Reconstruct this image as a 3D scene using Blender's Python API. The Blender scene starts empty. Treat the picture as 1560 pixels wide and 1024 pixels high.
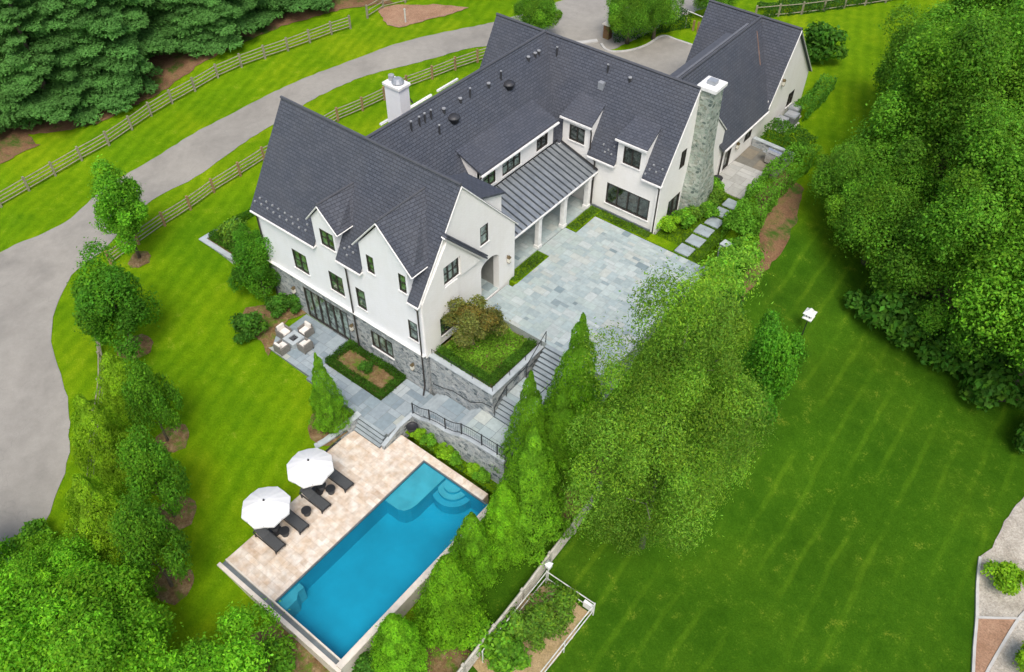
import bpy, bmesh, math, random
import numpy as np
from mathutils import Vector, geometry
R=math.radians; PI=math.pi
random.seed(7); rng=np.random.default_rng(7)
sc=bpy.context.scene; col=sc.collection
# ------------------------------------------------------------------ camera
CR=Vector((0.78506107,0.61937181,0.00759493)); CU=Vector((-0.44727942,0.55836435,0.6986919)); CF=Vector((-0.42850933,0.55191287,-0.71538237))
CC=Vector((0,0,40.0)); FP=1275.2
cam=bpy.data.cameras.new('camera'); co=bpy.data.objects.new('camera',cam); col.objects.link(co)
from mathutils import Matrix
co.matrix_world=Matrix(((CR.x,CU.x,-CF.x,CC.x),(CR.y,CU.y,-CF.y,CC.y),(CR.z,CU.z,-CF.z,CC.z),(0,0,0,1)))
cam.sensor_width=36; cam.lens=36*FP/1560; cam.clip_end=2000; cam.clip_start=.5
sc.camera=co
def ray(x,y): return CR*((x-780)/FP)-CU*((y-512)/FP)+CF
def ZP(x,y,z):
    d=ray(x,y); return CC+d*((z-CC.z)/d.z)
def onplane(x,y,p0,n):
    d=ray(x,y); n=Vector(n); return CC+d*((Vector(p0)-CC).dot(n)/d.dot(n))
# ------------------------------------------------------------------ terrain: surveyed spot heights, smoothly joined
SPOT=[(-45,5,.1),(-40,15,.6),(-33,15,.55),(-30,5,0),(-27,4,-.4),(-26.5,8,-.25),(-26.5,12,-.05),(-27.5,17,.3),(-30,18,.6),(-40,22,.8),(-36,20,.74),(-38,24,.8),
(-22,6.5,-.9),(-16,7,-1.3),(-15.5,12,-1.3),(-15.5,16,-1.2),(-15,20,-.3),(-20,20.9,-.02),(-24,20.9,0),(-17,20.9,-.1),(-13,17,-1.1),(-12,22,-.6),(-14,25,1.0),(-13,29,2.6),(-13.5,34,3.9),(-13.5,40,4.2),
(-60,5,-.6),(-62,12,-.3),(-50,12,.3),(-60,20,.6),(-52,24,1.5),(-45,26,1.5),(-43,31,2.2),(-52,32,2.4),(-50,42,3.2),(-42,38,3.2),(-48,52,3.9),(-42,50,4.1),(-62,30,2),(-66,42,3),(-70,20,1.2),(-80,40,3.5),(-75,60,5),
(-40,65,4.3),(-30,70,4.4),(-28,58,4.35),(-26,50,4.3),(-17,46,4.3),(-16,56,4.25),(-14,62,4.3),(-18,66,4.4),(-20,76,4.5),(0,80,4.4),(-5,62,4),(-13.2,48,3.9),
(-10,44,2.6),(-11,38,2.9),(-8,35,1.5),(-9,30,1),(-6,40,1.2),(-2,30,-.4),(-6,22,-.8),(5,20,-1),(-5,15,-1.1),(-10,10,-1.3),(10,40,0),(3,40,.2),(5,50,1.5),(8,30,-1),(12,25,-1),(-3,8,-1.3),(20,20,-1),(20,50,1.5),(-20,0,-1),(-40,-5,-.3),
(-60,-5,-.8),(-10,0,-1.4),(-80,0,-.5),(-60,80,5.5),(-30,100,5.5),(10,100,5)]
SP=np.array(SPOT,float)
def hts(X,Y):
    X=np.asarray(X,float);Y=np.asarray(Y,float)
    w=1/((X[...,None]-SP[:,0])**2+(Y[...,None]-SP[:,1])**2+2.0)**1.7
    return (w*SP[:,2]).sum(-1)/w.sum(-1)
def hz(x,y): return float(hts(np.array([x]),np.array([y]))[0])
def G(x,y,dz=0):
    d=ray(x,y); z=1.0
    for _ in range(25):
        p=CC+d*((z-CC.z)/d.z); z=.5*z+.5*(hz(p.x,p.y)+dz)
    return Vector((p.x,p.y,hz(p.x,p.y)))
# ------------------------------------------------------------------ materials
MATS={}
def newmat(n):
    m=bpy.data.materials.new(n); m.use_nodes=True; nt=m.node_tree
    return m,nt,nt.nodes['Principled BSDF'],nt.nodes,nt.links
def ramp(N,L,src,stops):
    r=N.new('ShaderNodeValToRGB'); e=r.color_ramp.elements
    while len(e)<len(stops): e.new(.5)
    for k,(p,c) in enumerate(stops): e[k].position=p; e[k].color=(*c,1)
    L.new(src,r.inputs[0]); return r.outputs[0]
def noise(N,L,scale,detail=4,vec=None,rough=.55,dist=0):
    n=N.new('ShaderNodeTexNoise'); n.inputs['Scale'].default_value=scale; n.inputs['Detail'].default_value=detail
    n.inputs['Roughness'].default_value=rough; n.inputs['Distortion'].default_value=dist
    if vec: L.new(vec,n.inputs['Vector'])
    return n.outputs['Fac']
def mixc(N,L,a,b,f,mode='MIX'):
    m=N.new('ShaderNodeMix'); m.data_type='RGBA'; m.blend_type=mode
    for s,k in ((f,0),(a,6),(b,7)):
        if isinstance(s,(int,float)): m.inputs[k].default_value=s
        elif isinstance(s,tuple): m.inputs[k].default_value=(*s,1)
        else: L.new(s,m.inputs[k])
    return m.outputs[2]
def mathn(N,L,op,a,b=0.0,clamp=False):
    m=N.new('ShaderNodeMath'); m.operation=op; m.use_clamp=clamp
    for k,s in enumerate((a,b)):
        if isinstance(s,(int,float)): m.inputs[k].default_value=s
        else: L.new(s,m.inputs[k])
    return m.outputs[0]
def bump(N,L,B,h,st=.3,dist=.02):
    b=N.new('ShaderNodeBump'); b.inputs['Strength'].default_value=st; b.inputs['Distance'].default_value=dist
    L.new(h,b.inputs['Height']); L.new(b.outputs[0],B.inputs['Normal'])
def pos(N): return N.new('ShaderNodeNewGeometry').outputs['Position']
def simple(name,c,rough=.6,metal=0,var=.12,sc_=3,bst=.0,spec=.5):
    m,nt,B,N,L=newmat(name); tc=N.new('ShaderNodeTexCoord').outputs['Object']
    n=noise(N,L,sc_,5,tc); c2=tuple(x*(1-var) for x in c); c3=tuple(min(1,x*(1+var)) for x in c)
    L.new(ramp(N,L,n,[(.3,c2),(.7,c3)]),B.inputs['Base Color'])
    B.inputs['Roughness'].default_value=rough; B.inputs['Metallic'].default_value=metal
    B.inputs['Specular IOR Level'].default_value=spec
    if bst: bump(N,L,B,noise(N,L,sc_*8,3,tc),bst,.02)
    MATS[name]=m; return m
def slate():
    m,nt,B,N,L=newmat('slate'); uv=N.new('ShaderNodeUVMap').outputs[0]
    b=N.new('ShaderNodeTexBrick'); L.new(uv,b.inputs['Vector'])
    b.inputs['Scale'].default_value=1; b.inputs['Brick Width'].default_value=.34; b.inputs['Row Height'].default_value=.20
    b.inputs['Mortar Size'].default_value=.022; b.inputs['Mortar Smooth'].default_value=.3; b.inputs['Bias'].default_value=0
    b.inputs['Color1'].default_value=(.058,.066,.084,1); b.inputs['Color2'].default_value=(.078,.087,.108,1); b.inputs['Mortar'].default_value=(.034,.038,.050,1)
    n=noise(N,L,.6,5,pos(N)); n2=noise(N,L,14,3,uv)
    c=mixc(N,L,b.outputs[0],(.10,.10,.105),mathn(N,L,'MULTIPLY',ramp(N,L,n,[(.35,(0,0,0)),(.75,(1,1,1))]),.3))
    c=mixc(N,L,c,ramp(N,L,n2,[(.3,(.8,.8,.8)),(.7,(1.2,1.2,1.2))]),1.0,'MULTIPLY')
    L.new(c,B.inputs['Base Color']); B.inputs['Roughness'].default_value=.62; B.inputs['Specular IOR Level'].default_value=.4
    # each course laps the one below: saw-tooth height
    sx=N.new('ShaderNodeSeparateXYZ'); L.new(uv,sx.inputs[0])
    saw=mathn(N,L,'FRACT',mathn(N,L,'DIVIDE',sx.outputs[1],.20))
    h=mathn(N,L,'SUBTRACT',mathn(N,L,'MULTIPLY',saw,-.6),b.outputs[1])
    bump(N,L,B,h,.5,.03); MATS['slate']=m
slate()
def brickwhite(name,base,warm):
    m,nt,B,N,L=newmat(name); uv=N.new('ShaderNodeUVMap').outputs[0]
    b=N.new('ShaderNodeTexBrick'); L.new(uv,b.inputs['Vector'])
    b.inputs['Scale'].default_value=1; b.inputs['Brick Width'].default_value=.24; b.inputs['Row Height'].default_value=.085
    b.inputs['Mortar Size'].default_value=.008; b.inputs['Mortar Smooth'].default_value=.5
    b.inputs['Color1'].default_value=(*base,1); b.inputs['Color2'].default_value=(*warm,1); b.inputs['Mortar'].default_value=tuple(x*.93 for x in warm)+(1,)
    n=noise(N,L,.8,6,pos(N),.65)
    c=mixc(N,L,b.outputs[0],ramp(N,L,n,[(.3,(.965,.96,.945)),(.6,(1,1,1))]),1.0,'MULTIPLY')
    mp=N.new('ShaderNodeMapping'); L.new(uv,mp.inputs[0]); mp.inputs['Scale'].default_value=(2.6,.28,1)
    c=mixc(N,L,c,ramp(N,L,noise(N,L,1.0,5,mp.outputs[0],.7),[(.34,(.92,.915,.895)),(.56,(1,1,1))]),.35,'MULTIPLY')
    L.new(c,B.inputs['Base Color']); B.inputs['Roughness'].default_value=.75
    bump(N,L,B,mathn(N,L,'ADD',mathn(N,L,'MULTIPLY',b.outputs[1],-1.0),mathn(N,L,'MULTIPLY',noise(N,L,9,4,uv),.8)),.35,.012); MATS[name]=m
brickwhite('white_brick',(.85,.86,.875),(.83,.84,.855))
brickwhite('cream_brick',(.86,.845,.81),(.835,.815,.78))
def stone(name,cols,scale=2.2,mort=(.27,.28,.27),flat=.62):
    m,nt,B,N,L=newmat(name); uv=N.new('ShaderNodeUVMap').outputs[0]
    mp=N.new('ShaderNodeMapping'); L.new(uv,mp.inputs[0]); mp.inputs['Scale'].default_value=(flat,1,1)
    v=N.new('ShaderNodeTexVoronoi'); v.inputs['Scale'].default_value=scale; v.distance='CHEBYCHEV'; v.inputs['Randomness'].default_value=.85; L.new(mp.outputs[0],v.inputs['Vector'])
    e=N.new('ShaderNodeTexVoronoi'); e.feature='DISTANCE_TO_EDGE'; e.inputs['Scale'].default_value=scale; e.inputs['Randomness'].default_value=.85; L.new(mp.outputs[0],e.inputs['Vector'])
    sx=N.new('ShaderNodeSeparateColor'); L.new(v.outputs['Color'],sx.inputs[0])
    k=len(cols); c=ramp(N,L,sx.outputs[0],[(i/max(1,k-1)*.9+.05,cc) for i,cc in enumerate(cols)])
    c=mixc(N,L,c,ramp(N,L,noise(N,L,7,5,uv),[(.3,(.7,.7,.7)),(.7,(1.28,1.28,1.28))]),1.0,'MULTIPLY')
    ed=ramp(N,L,e.outputs['Distance'],[(.02,(0,0,0)),(.07,(1,1,1))])
    c=mixc(N,L,mort,c,ed)
    L.new(c,B.inputs['Base Color']); B.inputs['Roughness'].default_value=.8
    bump(N,L,B,mathn(N,L,'ADD',ed,noise(N,L,12,3,uv)),.6,.03); MATS[name]=m
stone('blue_stone',[(.10,.125,.135),(.27,.30,.31),(.38,.41,.41),(.18,.205,.21),(.50,.51,.49),(.22,.25,.26)],4.4,(.42,.43,.42))
stone('green_stone',[(.10,.135,.115),(.26,.32,.26),(.38,.43,.36),(.17,.21,.17),(.48,.50,.44),(.22,.24,.18)],5.0,(.36,.39,.34),.8)
def colattr(name,rough=.6,nsc=6,var=.15,bst=.15,spec=.4,big=None):
    m,nt,B,N,L=newmat(name); a=N.new('ShaderNodeAttribute'); a.attribute_name='Col'
    p=pos(N); n=noise(N,L,nsc,6,p,.65)
    c=mixc(N,L,a.outputs['Color'],ramp(N,L,n,[(.3,(1-var,)*3),(.7,(1+var,)*3)]),1.0,'MULTIPLY')
    if big: c=mixc(N,L,c,ramp(N,L,noise(N,L,big[0],4,p),[(.35,big[1]),(.65,(1,1,1))]),1.0,'MULTIPLY')
    L.new(c,B.inputs['Base Color']); B.inputs['Roughness'].default_value=rough; B.inputs['Specular IOR Level'].default_value=spec
    bump(N,L,B,noise(N,L,nsc*5,3,p),bst,.01); MATS[name]=m
colattr('flagstone',.55,4,.13,.15,.45,(.35,(.90,.92,.93)))
colattr('travertine',.6,3.2,.15,.15,.3,(1.9,(.80,.70,.60)))
def leafmat(name,tint=(1,1,1),trans=.42):
    m=bpy.data.materials.new(name); m.use_nodes=True; nt=m.node_tree; N=nt.nodes; L=nt.links; N.clear()
    a=N.new('ShaderNodeAttribute'); a.attribute_name='Col'
    oi=N.new('ShaderNodeObjectInfo')
    c=mixc(N,L,a.outputs['Color'],ramp(N,L,oi.outputs['Random'],[(0,tuple(t*.88 for t in tint)),(1,tuple(t*1.12 for t in tint))]),1.0,'MULTIPLY')
    d=N.new('ShaderNodeBsdfPrincipled'); d.inputs['Roughness'].default_value=.7; d.inputs['Specular IOR Level'].default_value=.12; L.new(c,d.inputs['Base Color'])
    t=N.new('ShaderNodeBsdfTranslucent'); L.new(mixc(N,L,c,(1.25,1.35,.6),1.0,'MULTIPLY'),t.inputs['Color'])
    mx=N.new('ShaderNodeMixShader'); mx.inputs[0].default_value=trans; L.new(d.outputs[0],mx.inputs[1]); L.new(t.outputs[0],mx.inputs[2])
    o=N.new('ShaderNodeOutputMaterial'); L.new(mx.outputs[0],o.inputs[0]); MATS[name]=m
leafmat('leaf')
def lawn():
    m,nt,B,N,L=newmat('lawn'); p=pos(N)
    n1=noise(N,L,.16,5,p,.6,.4); n2=noise(N,L,1.1,6,p,.7,.3); n3=noise(N,L,11,4,p,.8)
    bright=ramp(N,L,n1,[(.3,(.092,.215,.004)),(.5,(.135,.265,.004)),(.7,(.20,.315,.006))])
    dark=ramp(N,L,n1,[(.3,(.036,.108,.005)),(.5,(.045,.125,.006)),(.72,(.060,.142,.007))])
    sx=N.new('ShaderNodeSeparateXYZ'); L.new(p,sx.inputs[0])
    # cooler, darker grass colour on the lower east lawn; the lawn up by the garage is the bright one
    e=mathn(N,L,'MULTIPLY',mathn(N,L,'SUBTRACT',sx.outputs[0],-18.5),.22,True)
    f=mathn(N,L,'MULTIPLY',mathn(N,L,'SUBTRACT',54.0,sx.outputs[1]),.14,True)
    ef=mathn(N,L,'MULTIPLY',e,f)
    # mowing lines run up the lawn: sheen of bent grass painted as colour
    mp=N.new('ShaderNodeMapping'); L.new(p,mp.inputs[0]); mp.inputs['Rotation'].default_value=(0,0,R(-2))
    w=N.new('ShaderNodeTexWave'); w.bands_direction='X'; w.inputs['Scale'].default_value=.21; w.inputs['Distortion'].default_value=1.6; w.inputs['Detail'].default_value=3; w.inputs['Detail Scale'].default_value=1.3
    L.new(mp.outputs[0],w.inputs['Vector'])
    st=ramp(N,L,w.outputs['Fac'],[(.0,(.88,.91,.9)),(.85,(1,1,1)),(.98,(1.6,1.32,1.3))])
    dark=mixc(N,L,dark,st,mathn(N,L,'MULTIPLY',ramp(N,L,noise(N,L,.13,3,p),[(.40,(0,0,0)),(.58,(1,1,1))]),.85),'MULTIPLY')
    mp2=N.new('ShaderNodeMapping'); L.new(p,mp2.inputs[0]); mp2.inputs['Rotation'].default_value=(0,0,R(-20))
    w2=N.new('ShaderNodeTexWave'); w2.inputs['Scale'].default_value=.3; w2.inputs['Distortion'].default_value=2.5; w2.inputs['Detail'].default_value=3; L.new(mp2.outputs[0],w2.inputs['Vector'])
    bright=mixc(N,L,bright,ramp(N,L,w2.outputs['Fac'],[(0,(.88,.92,.9)),(1,(1.1,1.05,1.1))]),1.0,'MULTIPLY')  # bent-grass sheen of the mowing waves, put into the colour here too
    c=mixc(N,L,bright,dark,ef)
    # clover and dry flecks
    c=mixc(N,L,c,(.24,.27,.03),mathn(N,L,'MULTIPLY',ramp(N,L,mathn(N,L,'MULTIPLY',n2,mathn(N,L,'ADD',n3,.45)),[(.57,(0,0,0)),(.72,(1,1,1))]),.38))
    c=mixc(N,L,c,ramp(N,L,n3,[(.25,(.66,.70,.6)),(.75,(1.32,1.28,1.3))]),1.0,'MULTIPLY')
    c=mixc(N,L,c,ramp(N,L,n2,[(.3,(.76,.82,.75)),(.7,(1.2,1.14,1.1))]),1.0,'MULTIPLY')
    n4=noise(N,L,34,3,p,.9); c=mixc(N,L,c,ramp(N,L,n4,[(.3,(.72,.76,.7)),(.7,(1.28,1.22,1.2))]),1.0,'MULTIPLY')
    L.new(c,B.inputs['Base Color']); B.inputs['Roughness'].default_value=.95; B.inputs['Specular IOR Level'].default_value=.04
    bump(N,L,B,mathn(N,L,'ADD',noise(N,L,28,4,p,.8),n3),.8,.06); MATS['lawn']=m
lawn()
def ground(name,stops,s1,s2,bst=.6,rough=.9,patch=None):
    m,nt,B,N,L=newmat(name); p=pos(N); n=noise(N,L,s1,6,p,.7,.3); n2=noise(N,L,s2,4,p,.8)
    c=mixc(N,L,ramp(N,L,n,stops),ramp(N,L,n2,[(.28,(.6,.6,.6)),(.72,(1.4,1.4,1.4))]),1.0,'MULTIPLY')
    if patch:
        c=mixc(N,L,c,patch[1],ramp(N,L,noise(N,L,patch[0],5,p,.7),[(.5,(0,0,0)),(.62,(1,1,1))]))
    L.new(c,B.inputs['Base Color']); B.inputs['Roughness'].default_value=rough; B.inputs['Specular IOR Level'].default_value=.2
    bump(N,L,B,n2,bst,.05); MATS[name]=m
ground('mulch',[(.3,(.10,.06,.025)),(.5,(.19,.12,.055)),(.7,(.29,.21,.11))],2.4,11,.8,.9,(1.7,(.10,.16,.015)))
ground('soil',[(.3,(.12,.062,.032)),(.55,(.20,.115,.06)),(.75,(.13,.13,.03))],.6,9,.6,.9,(.5,(.05,.10,.01)))
ground('bare_earth',[(.3,(.26,.15,.09)),(.6,(.36,.22,.14)),(.8,(.30,.24,.12))],1.0,9)
ground('straw',[(.3,(.30,.22,.10)),(.6,(.42,.31,.17)),(.8,(.16,.22,.04))],.9,12)
ground('gravel',[(.3,(.30,.27,.22)),(.7,(.52,.48,.41))],1.4,9,1.0)
def asphalt():
    m,nt,B,N,L=newmat('asphalt'); p=pos(N)
    c=ramp(N,L,noise(N,L,.18,6,p,.6,.6),[(.3,(.235,.222,.195)),(.5,(.295,.278,.243)),(.7,(.335,.316,.275))])
    c=mixc(N,L,c,ramp(N,L,noise(N,L,1.6,6,p,.75),[(.3,(.9,.9,.9)),(.7,(1.07,1.07,1.07))]),1.0,'MULTIPLY')
    c=mixc(N,L,c,ramp(N,L,noise(N,L,40,3,p,.8),[(.3,(.86,.86,.86)),(.7,(1.14,1.14,1.14))]),1.0,'MULTIPLY')
    v=N.new('ShaderNodeTexVoronoi'); v.feature='DISTANCE_TO_EDGE'; v.inputs['Scale'].default_value=.11
    q=N.new('ShaderNodeVectorMath'); q.operation='ADD'; nn=N.new('ShaderNodeTexNoise'); nn.inputs['Scale'].default_value=.5; nn.inputs['Detail'].default_value=6; L.new(p,nn.inputs['Vector'])
    q2=N.new('ShaderNodeVectorMath'); q2.operation='SCALE'; q2.inputs['Scale'].default_value=3; L.new(nn.outputs['Color'],q2.inputs[0]); L.new(p,q.inputs[0]); L.new(q2.outputs[0],q.inputs[1]); L.new(q.outputs[0],v.inputs['Vector'])
    c=mixc(N,L,(.15,.14,.13),c,ramp(N,L,v.outputs['Distance'],[(0,(.75,.75,.75)),(.003,(1,1,1))]))
    L.new(c,B.inputs['Base Color']); B.inputs['Roughness'].default_value=.85; B.inputs['Specular IOR Level'].default_value=.2
    bump(N,L,B,noise(N,L,40,3,p,.8),.3,.01); MATS['asphalt']=m
asphalt()
def glass(name,c,rough=.06):
    m,nt,B,N,L=newmat(name); p=N.new('ShaderNodeTexCoord').outputs['Object']
    n=noise(N,L,2.6,4,p,.6); L.new(ramp(N,L,n,[(.38,tuple(x*.35 for x in c)),(.62,tuple(x*2.0 for x in c))]),B.inputs['Base Color'])  # mottling paints reflections and a hint of curtains into the pane colour
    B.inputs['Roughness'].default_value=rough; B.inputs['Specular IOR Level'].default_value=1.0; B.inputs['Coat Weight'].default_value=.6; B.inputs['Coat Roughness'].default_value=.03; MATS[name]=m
glass('glass_dark',(.03,.04,.035)); glass('glass_curtain',(.15,.20,.17)); glass('glass_green',(.06,.12,.05))  # the green pane carries reflected foliage in its base colour
def seam():
    m,nt,B,N,L=newmat('seam_metal'); p=pos(N)
    L.new(ramp(N,L,noise(N,L,1.2,6,p,.7),[(.3,(.24,.265,.28)),(.7,(.40,.43,.44))]),B.inputs['Base Color'])
    B.inputs['Metallic'].default_value=.55; B.inputs['Roughness'].default_value=.42; MATS['seam_metal']=m
seam()
def water():
    m=bpy.data.materials.new('pool_water'); m.use_nodes=True; nt=m.node_tree; N=nt.nodes; L=nt.links; N.clear()
    p=pos(N); t=N.new('ShaderNodeBsdfTransparent'); t.inputs[0].default_value=(.50,.86,.93,1)
    g=N.new('ShaderNodeBsdfGlossy'); g.inputs['Roughness'].default_value=.04
    b=N.new('ShaderNodeBump'); b.inputs['Strength'].default_value=.5; b.inputs['Distance'].default_value=.04
    L.new(noise(N,L,3.0,5,p,.65,.8),b.inputs['Height']); L.new(b.outputs[0],g.inputs['Normal'])
    f=N.new('ShaderNodeFresnel'); f.inputs[0].default_value=1.33; L.new(b.outputs[0],f.inputs['Normal'])
    mx=N.new('ShaderNodeMixShader'); L.new(f.outputs[0],mx.inputs[0]); L.new(t.outputs[0],mx.inputs[1]); L.new(g.outputs[0],mx.inputs[2])
    o=N.new('ShaderNodeOutputMaterial'); L.new(mx.outputs[0],o.inputs[0]); MATS['pool_water']=m
water()
simple('plaster_deep',(.014,.335,.45),.7,0,.16,.35); simple('plaster_shallow',(.15,.42,.46),.7,0,.14,1.2); simple('plaster_mid',(.06,.36,.45),.7,0,.1,1.2)
simple('flash_grey',(.13,.135,.145),.55); simple('seam_dark',(.07,.08,.09),.45,.3); simple('passage_grey',(.26,.26,.24),.8)
simple('white_trim',(.78,.77,.74),.55); simple('white_metal',(.80,.80,.78),.45); simple('bronze',(.032,.026,.022),.4); simple('dark_iron',(.022,.022,.024),.45)
simple('slate_cap',(.075,.078,.088),.55); simple('pipe_dark',(.035,.036,.04),.5,0,.15); simple('pipe_light',(.30,.31,.32),.5)
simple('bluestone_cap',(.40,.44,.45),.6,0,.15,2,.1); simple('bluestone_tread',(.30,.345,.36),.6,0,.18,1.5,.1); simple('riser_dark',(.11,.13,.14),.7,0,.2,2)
simple('concrete',(.46,.45,.42),.8,0,.12,2,.2); simple('pale_coping',(.66,.60,.52),.7,0,.12,2,.1)
simple('fence_wood',(.27,.245,.17),.8,0,.25,3,.3); simple('fence_grey',(.42,.40,.34),.8,0,.25,3,.3); simple('post_brown',(.30,.19,.09),.8,0,.25,3,.2); simple('bark',(.11,.085,.06),.9,0,.35,6,.6); simple('bark_grey',(.20,.18,.14),.9,0,.3,6,.5)
simple('canvas',(.72,.72,.71),.85,0,.02,1); simple('charcoal_weave',(.060,.063,.066),.7,0,.25,20,.3); simple('cushion',(.72,.68,.62),.9,0,.05,2); simple('wicker_grey',(.20,.19,.17),.8,0,.3,20,.3)
simple('steel',(.60,.61,.62),.25,.8,.05); simple('grey_metal',(.34,.36,.38),.45,.3,.1); simple('black_rubber',(.015,.015,.016),.7); simple('lantern_brass',(.20,.15,.08),.4,.5); simple('lamp_glass',(.75,.72,.62),.2)
simple('beige_inner',(.60,.56,.49),.8); simple('goal_white',(.58,.58,.54),.6,0,.2,4)
# ------------------------------------------------------------------ object helpers
WL={}
def props(o,label=None,cat=None,group=None,kind=None):
    if label: o['label']=label
    if cat: o['category']=cat
    if group: o['group']=group
    if kind: o['kind']=kind
    return o
def empty(name,loc,label,cat,group=None,rz=0):
    o=bpy.data.objects.new(name,None); col.objects.link(o); o.location=loc; o.rotation_euler=(0,0,rz)
    o.empty_display_size=.2; WL[o.name]=Vector(loc); return props(o,label,cat,group)
def link(name,me,parent=None,world=False):
    """world=True: mesh is in world coordinates although its thing's Empty stands elsewhere"""
    o=bpy.data.objects.new(name,me); col.objects.link(o)
    if parent is not None:
        o.parent=parent
        if world and parent.type=='EMPTY': o.location=-Vector(parent.location)
    return o
class M:
    def __init__(s): s.v=[];s.f=[];s.sm=False
    def add(s,vs,fs):
        n=len(s.v); s.v+= [tuple(v) for v in vs]; s.f+=[tuple(i+n for i in f) for f in fs]; return s
    def box(s,x0,x1,y0,y1,z0,z1,fn=None):
        c=[(x0,y0,z0),(x1,y0,z0),(x1,y1,z0),(x0,y1,z0),(x0,y0,z1),(x1,y0,z1),(x1,y1,z1),(x0,y1,z1)]
        if fn: c=[fn(*q) for q in c]
        return s.add(c,[(0,3,2,1),(4,5,6,7),(0,1,5,4),(1,2,6,5),(2,3,7,6),(3,0,4,7)])
    def slab(s,poly,th,d=(0,0,-1)):
        """polygon in 3-D given thickness th along d"""
        d=Vector(d)*th; n=len(poly); p=[Vector(q) for q in poly]
        return s.add([tuple(q) for q in p]+[tuple(q+d) for q in p],[tuple(range(n)),tuple(range(2*n-1,n-1,-1))]+[(i,i+n,(i+1)%n+n,(i+1)%n) for i in range(n)])
    def tube(s,pts,r,seg=8,cap=True):
        pts=[Vector(p) for p in pts]; rs=r if isinstance(r,(list,tuple)) else [r]*len(pts); n0=len(s.v); up=Vector((0,0,1))
        for i,p in enumerate(pts):
            t=(pts[min(i+1,len(pts)-1)]-pts[max(i-1,0)]).normalized(); a=t.cross(up)
            if a.length<.05: a=t.cross(Vector((1,0,0)))
            a.normalize(); b=t.cross(a)
            for k in range(seg):
                q=p+(a*math.cos(2*PI*k/seg)+b*math.sin(2*PI*k/seg))*rs[i]; s.v.append(tuple(q))
        for i in range(len(pts)-1):
            for k in range(seg):
                k2=(k+1)%seg; s.f.append((n0+i*seg+k,n0+i*seg+k2,n0+(i+1)*seg+k2,n0+(i+1)*seg+k))
        if cap: s.f.append(tuple(n0+k for k in range(seg-1,-1,-1))); s.f.append(tuple(n0+(len(pts)-1)*seg+k for k in range(seg)))
        return s
    def lathe(s,prof,c=(0,0,0),seg=16,ph=0):
        n0=len(s.v)
        for r,z in prof:
            for k in range(seg):
                a=2*PI*k/seg+ph; s.v.append((c[0]+r*math.cos(a),c[1]+r*math.sin(a),c[2]+z))
        for i in range(len(prof)-1):
            for k in range(seg):
                k2=(k+1)%seg; s.f.append((n0+i*seg+k,n0+i*seg+k2,n0+(i+1)*seg+k2,n0+(i+1)*seg+k))
        s.f.append(tuple(n0+k for k in range(seg-1,-1,-1))); s.f.append(tuple(n0+(len(prof)-1)*seg+k for k in range(seg))); return s
    def mesh(s,name,mat,bevel=0,smooth=False):
        bm=bmesh.new(); vs=[bm.verts.new(v) for v in s.v]
        for f in s.f:
            try: bm.faces.new([vs[i] for i in f])
            except ValueError: pass
        bmesh.ops.recalc_face_normals(bm,faces=bm.faces[:])
        if bevel: bmesh.ops.bevel(bm,geom=bm.edges[:],offset=bevel,segments=2,affect='EDGES',clamp_overlap=True)
        uvl=bm.loops.layers.uv.new('UVMap'); bm.normal_update()
        for f in bm.faces:
            n=f.normal
            if abs(n.z)>.999: t=Vector((1,0,0)); b=Vector((0,1,0))
            else: t=Vector((0,0,1)).cross(n).normalized(); b=n.cross(t)
            for l in f.loops: l[uvl].uv=(l.vert.co.dot(t),l.vert.co.dot(b))
            f.smooth=smooth
        me=bpy.data.meshes.new(name); bm.to_mesh(me); bm.free(); me.materials.append(MATS[mat]); return me
    def obj(s,name,mat,parent=None,world=False,bevel=0,smooth=False): return link(name,s.mesh(name,mat,bevel,smooth),parent,world)
def colmesh(name,V,Q,C,mat,smooth=False):
    """fast mesh from numpy: V (n,3), Q faces (m,4) or (m,3), C per-vertex colour (n,3)"""
    me=bpy.data.meshes.new(name); n=len(V); m=len(Q); k=Q.shape[1]
    me.vertices.add(n); me.vertices.foreach_set('co',np.ascontiguousarray(V,dtype=np.float32).ravel())
    me.loops.add(m*k); me.loops.foreach_set('vertex_index',np.ascontiguousarray(Q,dtype=np.int32).ravel())
    me.polygons.add(m); me.polygons.foreach_set('loop_start',np.arange(0,m*k,k,dtype=np.int32))
    if smooth: me.polygons.foreach_set('use_smooth',np.ones(m,dtype=bool))
    me.update(calc_edges=True)
    a=me.color_attributes.new('Col','FLOAT_COLOR','POINT'); c4=np.ones((n,4),np.float32); c4[:,:3]=C; a.data.foreach_set('color',c4.ravel())
    me.materials.append(MATS[mat]); return me
# ------------------------------------------------------------------ setting: terrain
DECK=(-25.55,-16.5,8.15,20.3)
def terrain():
    xs=np.arange(-120,60.01,.5); ys=np.arange(-30,150.01,.5); X,Y=np.meshgrid(xs,ys); Z=np.zeros_like(X)
    for i in range(X.shape[0]): Z[i]=hts(X[i],Y[i])
    nx=len(xs); ny=len(ys); idx=np.arange(nx*ny).reshape(ny,nx)
    q=np.stack([idx[:-1,:-1],idx[:-1,1:],idx[1:,1:],idx[1:,:-1]],-1).reshape(-1,4)
    cx=(X[:-1,:-1]+.25).ravel(); cy=(Y[:-1,:-1]+.25).ravel()
    hole=(cx>DECK[0])&(cx<DECK[1])&(cy>DECK[2])&(cy<DECK[3])|((cx>-26.6)&(cx<-25)&(cy>15.6)&(cy<20))|((cx>-26)&(cx<-23.9)&(cy>18)&(cy<21))
    V=np.stack([X.ravel(),Y.ravel(),Z.ravel()],-1)
    me=colmesh('lawn',V,q[~hole],np.ones((len(V),3)),'lawn',True); o=link('lawn',me); props(o,kind='structure')
terrain()
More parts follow.
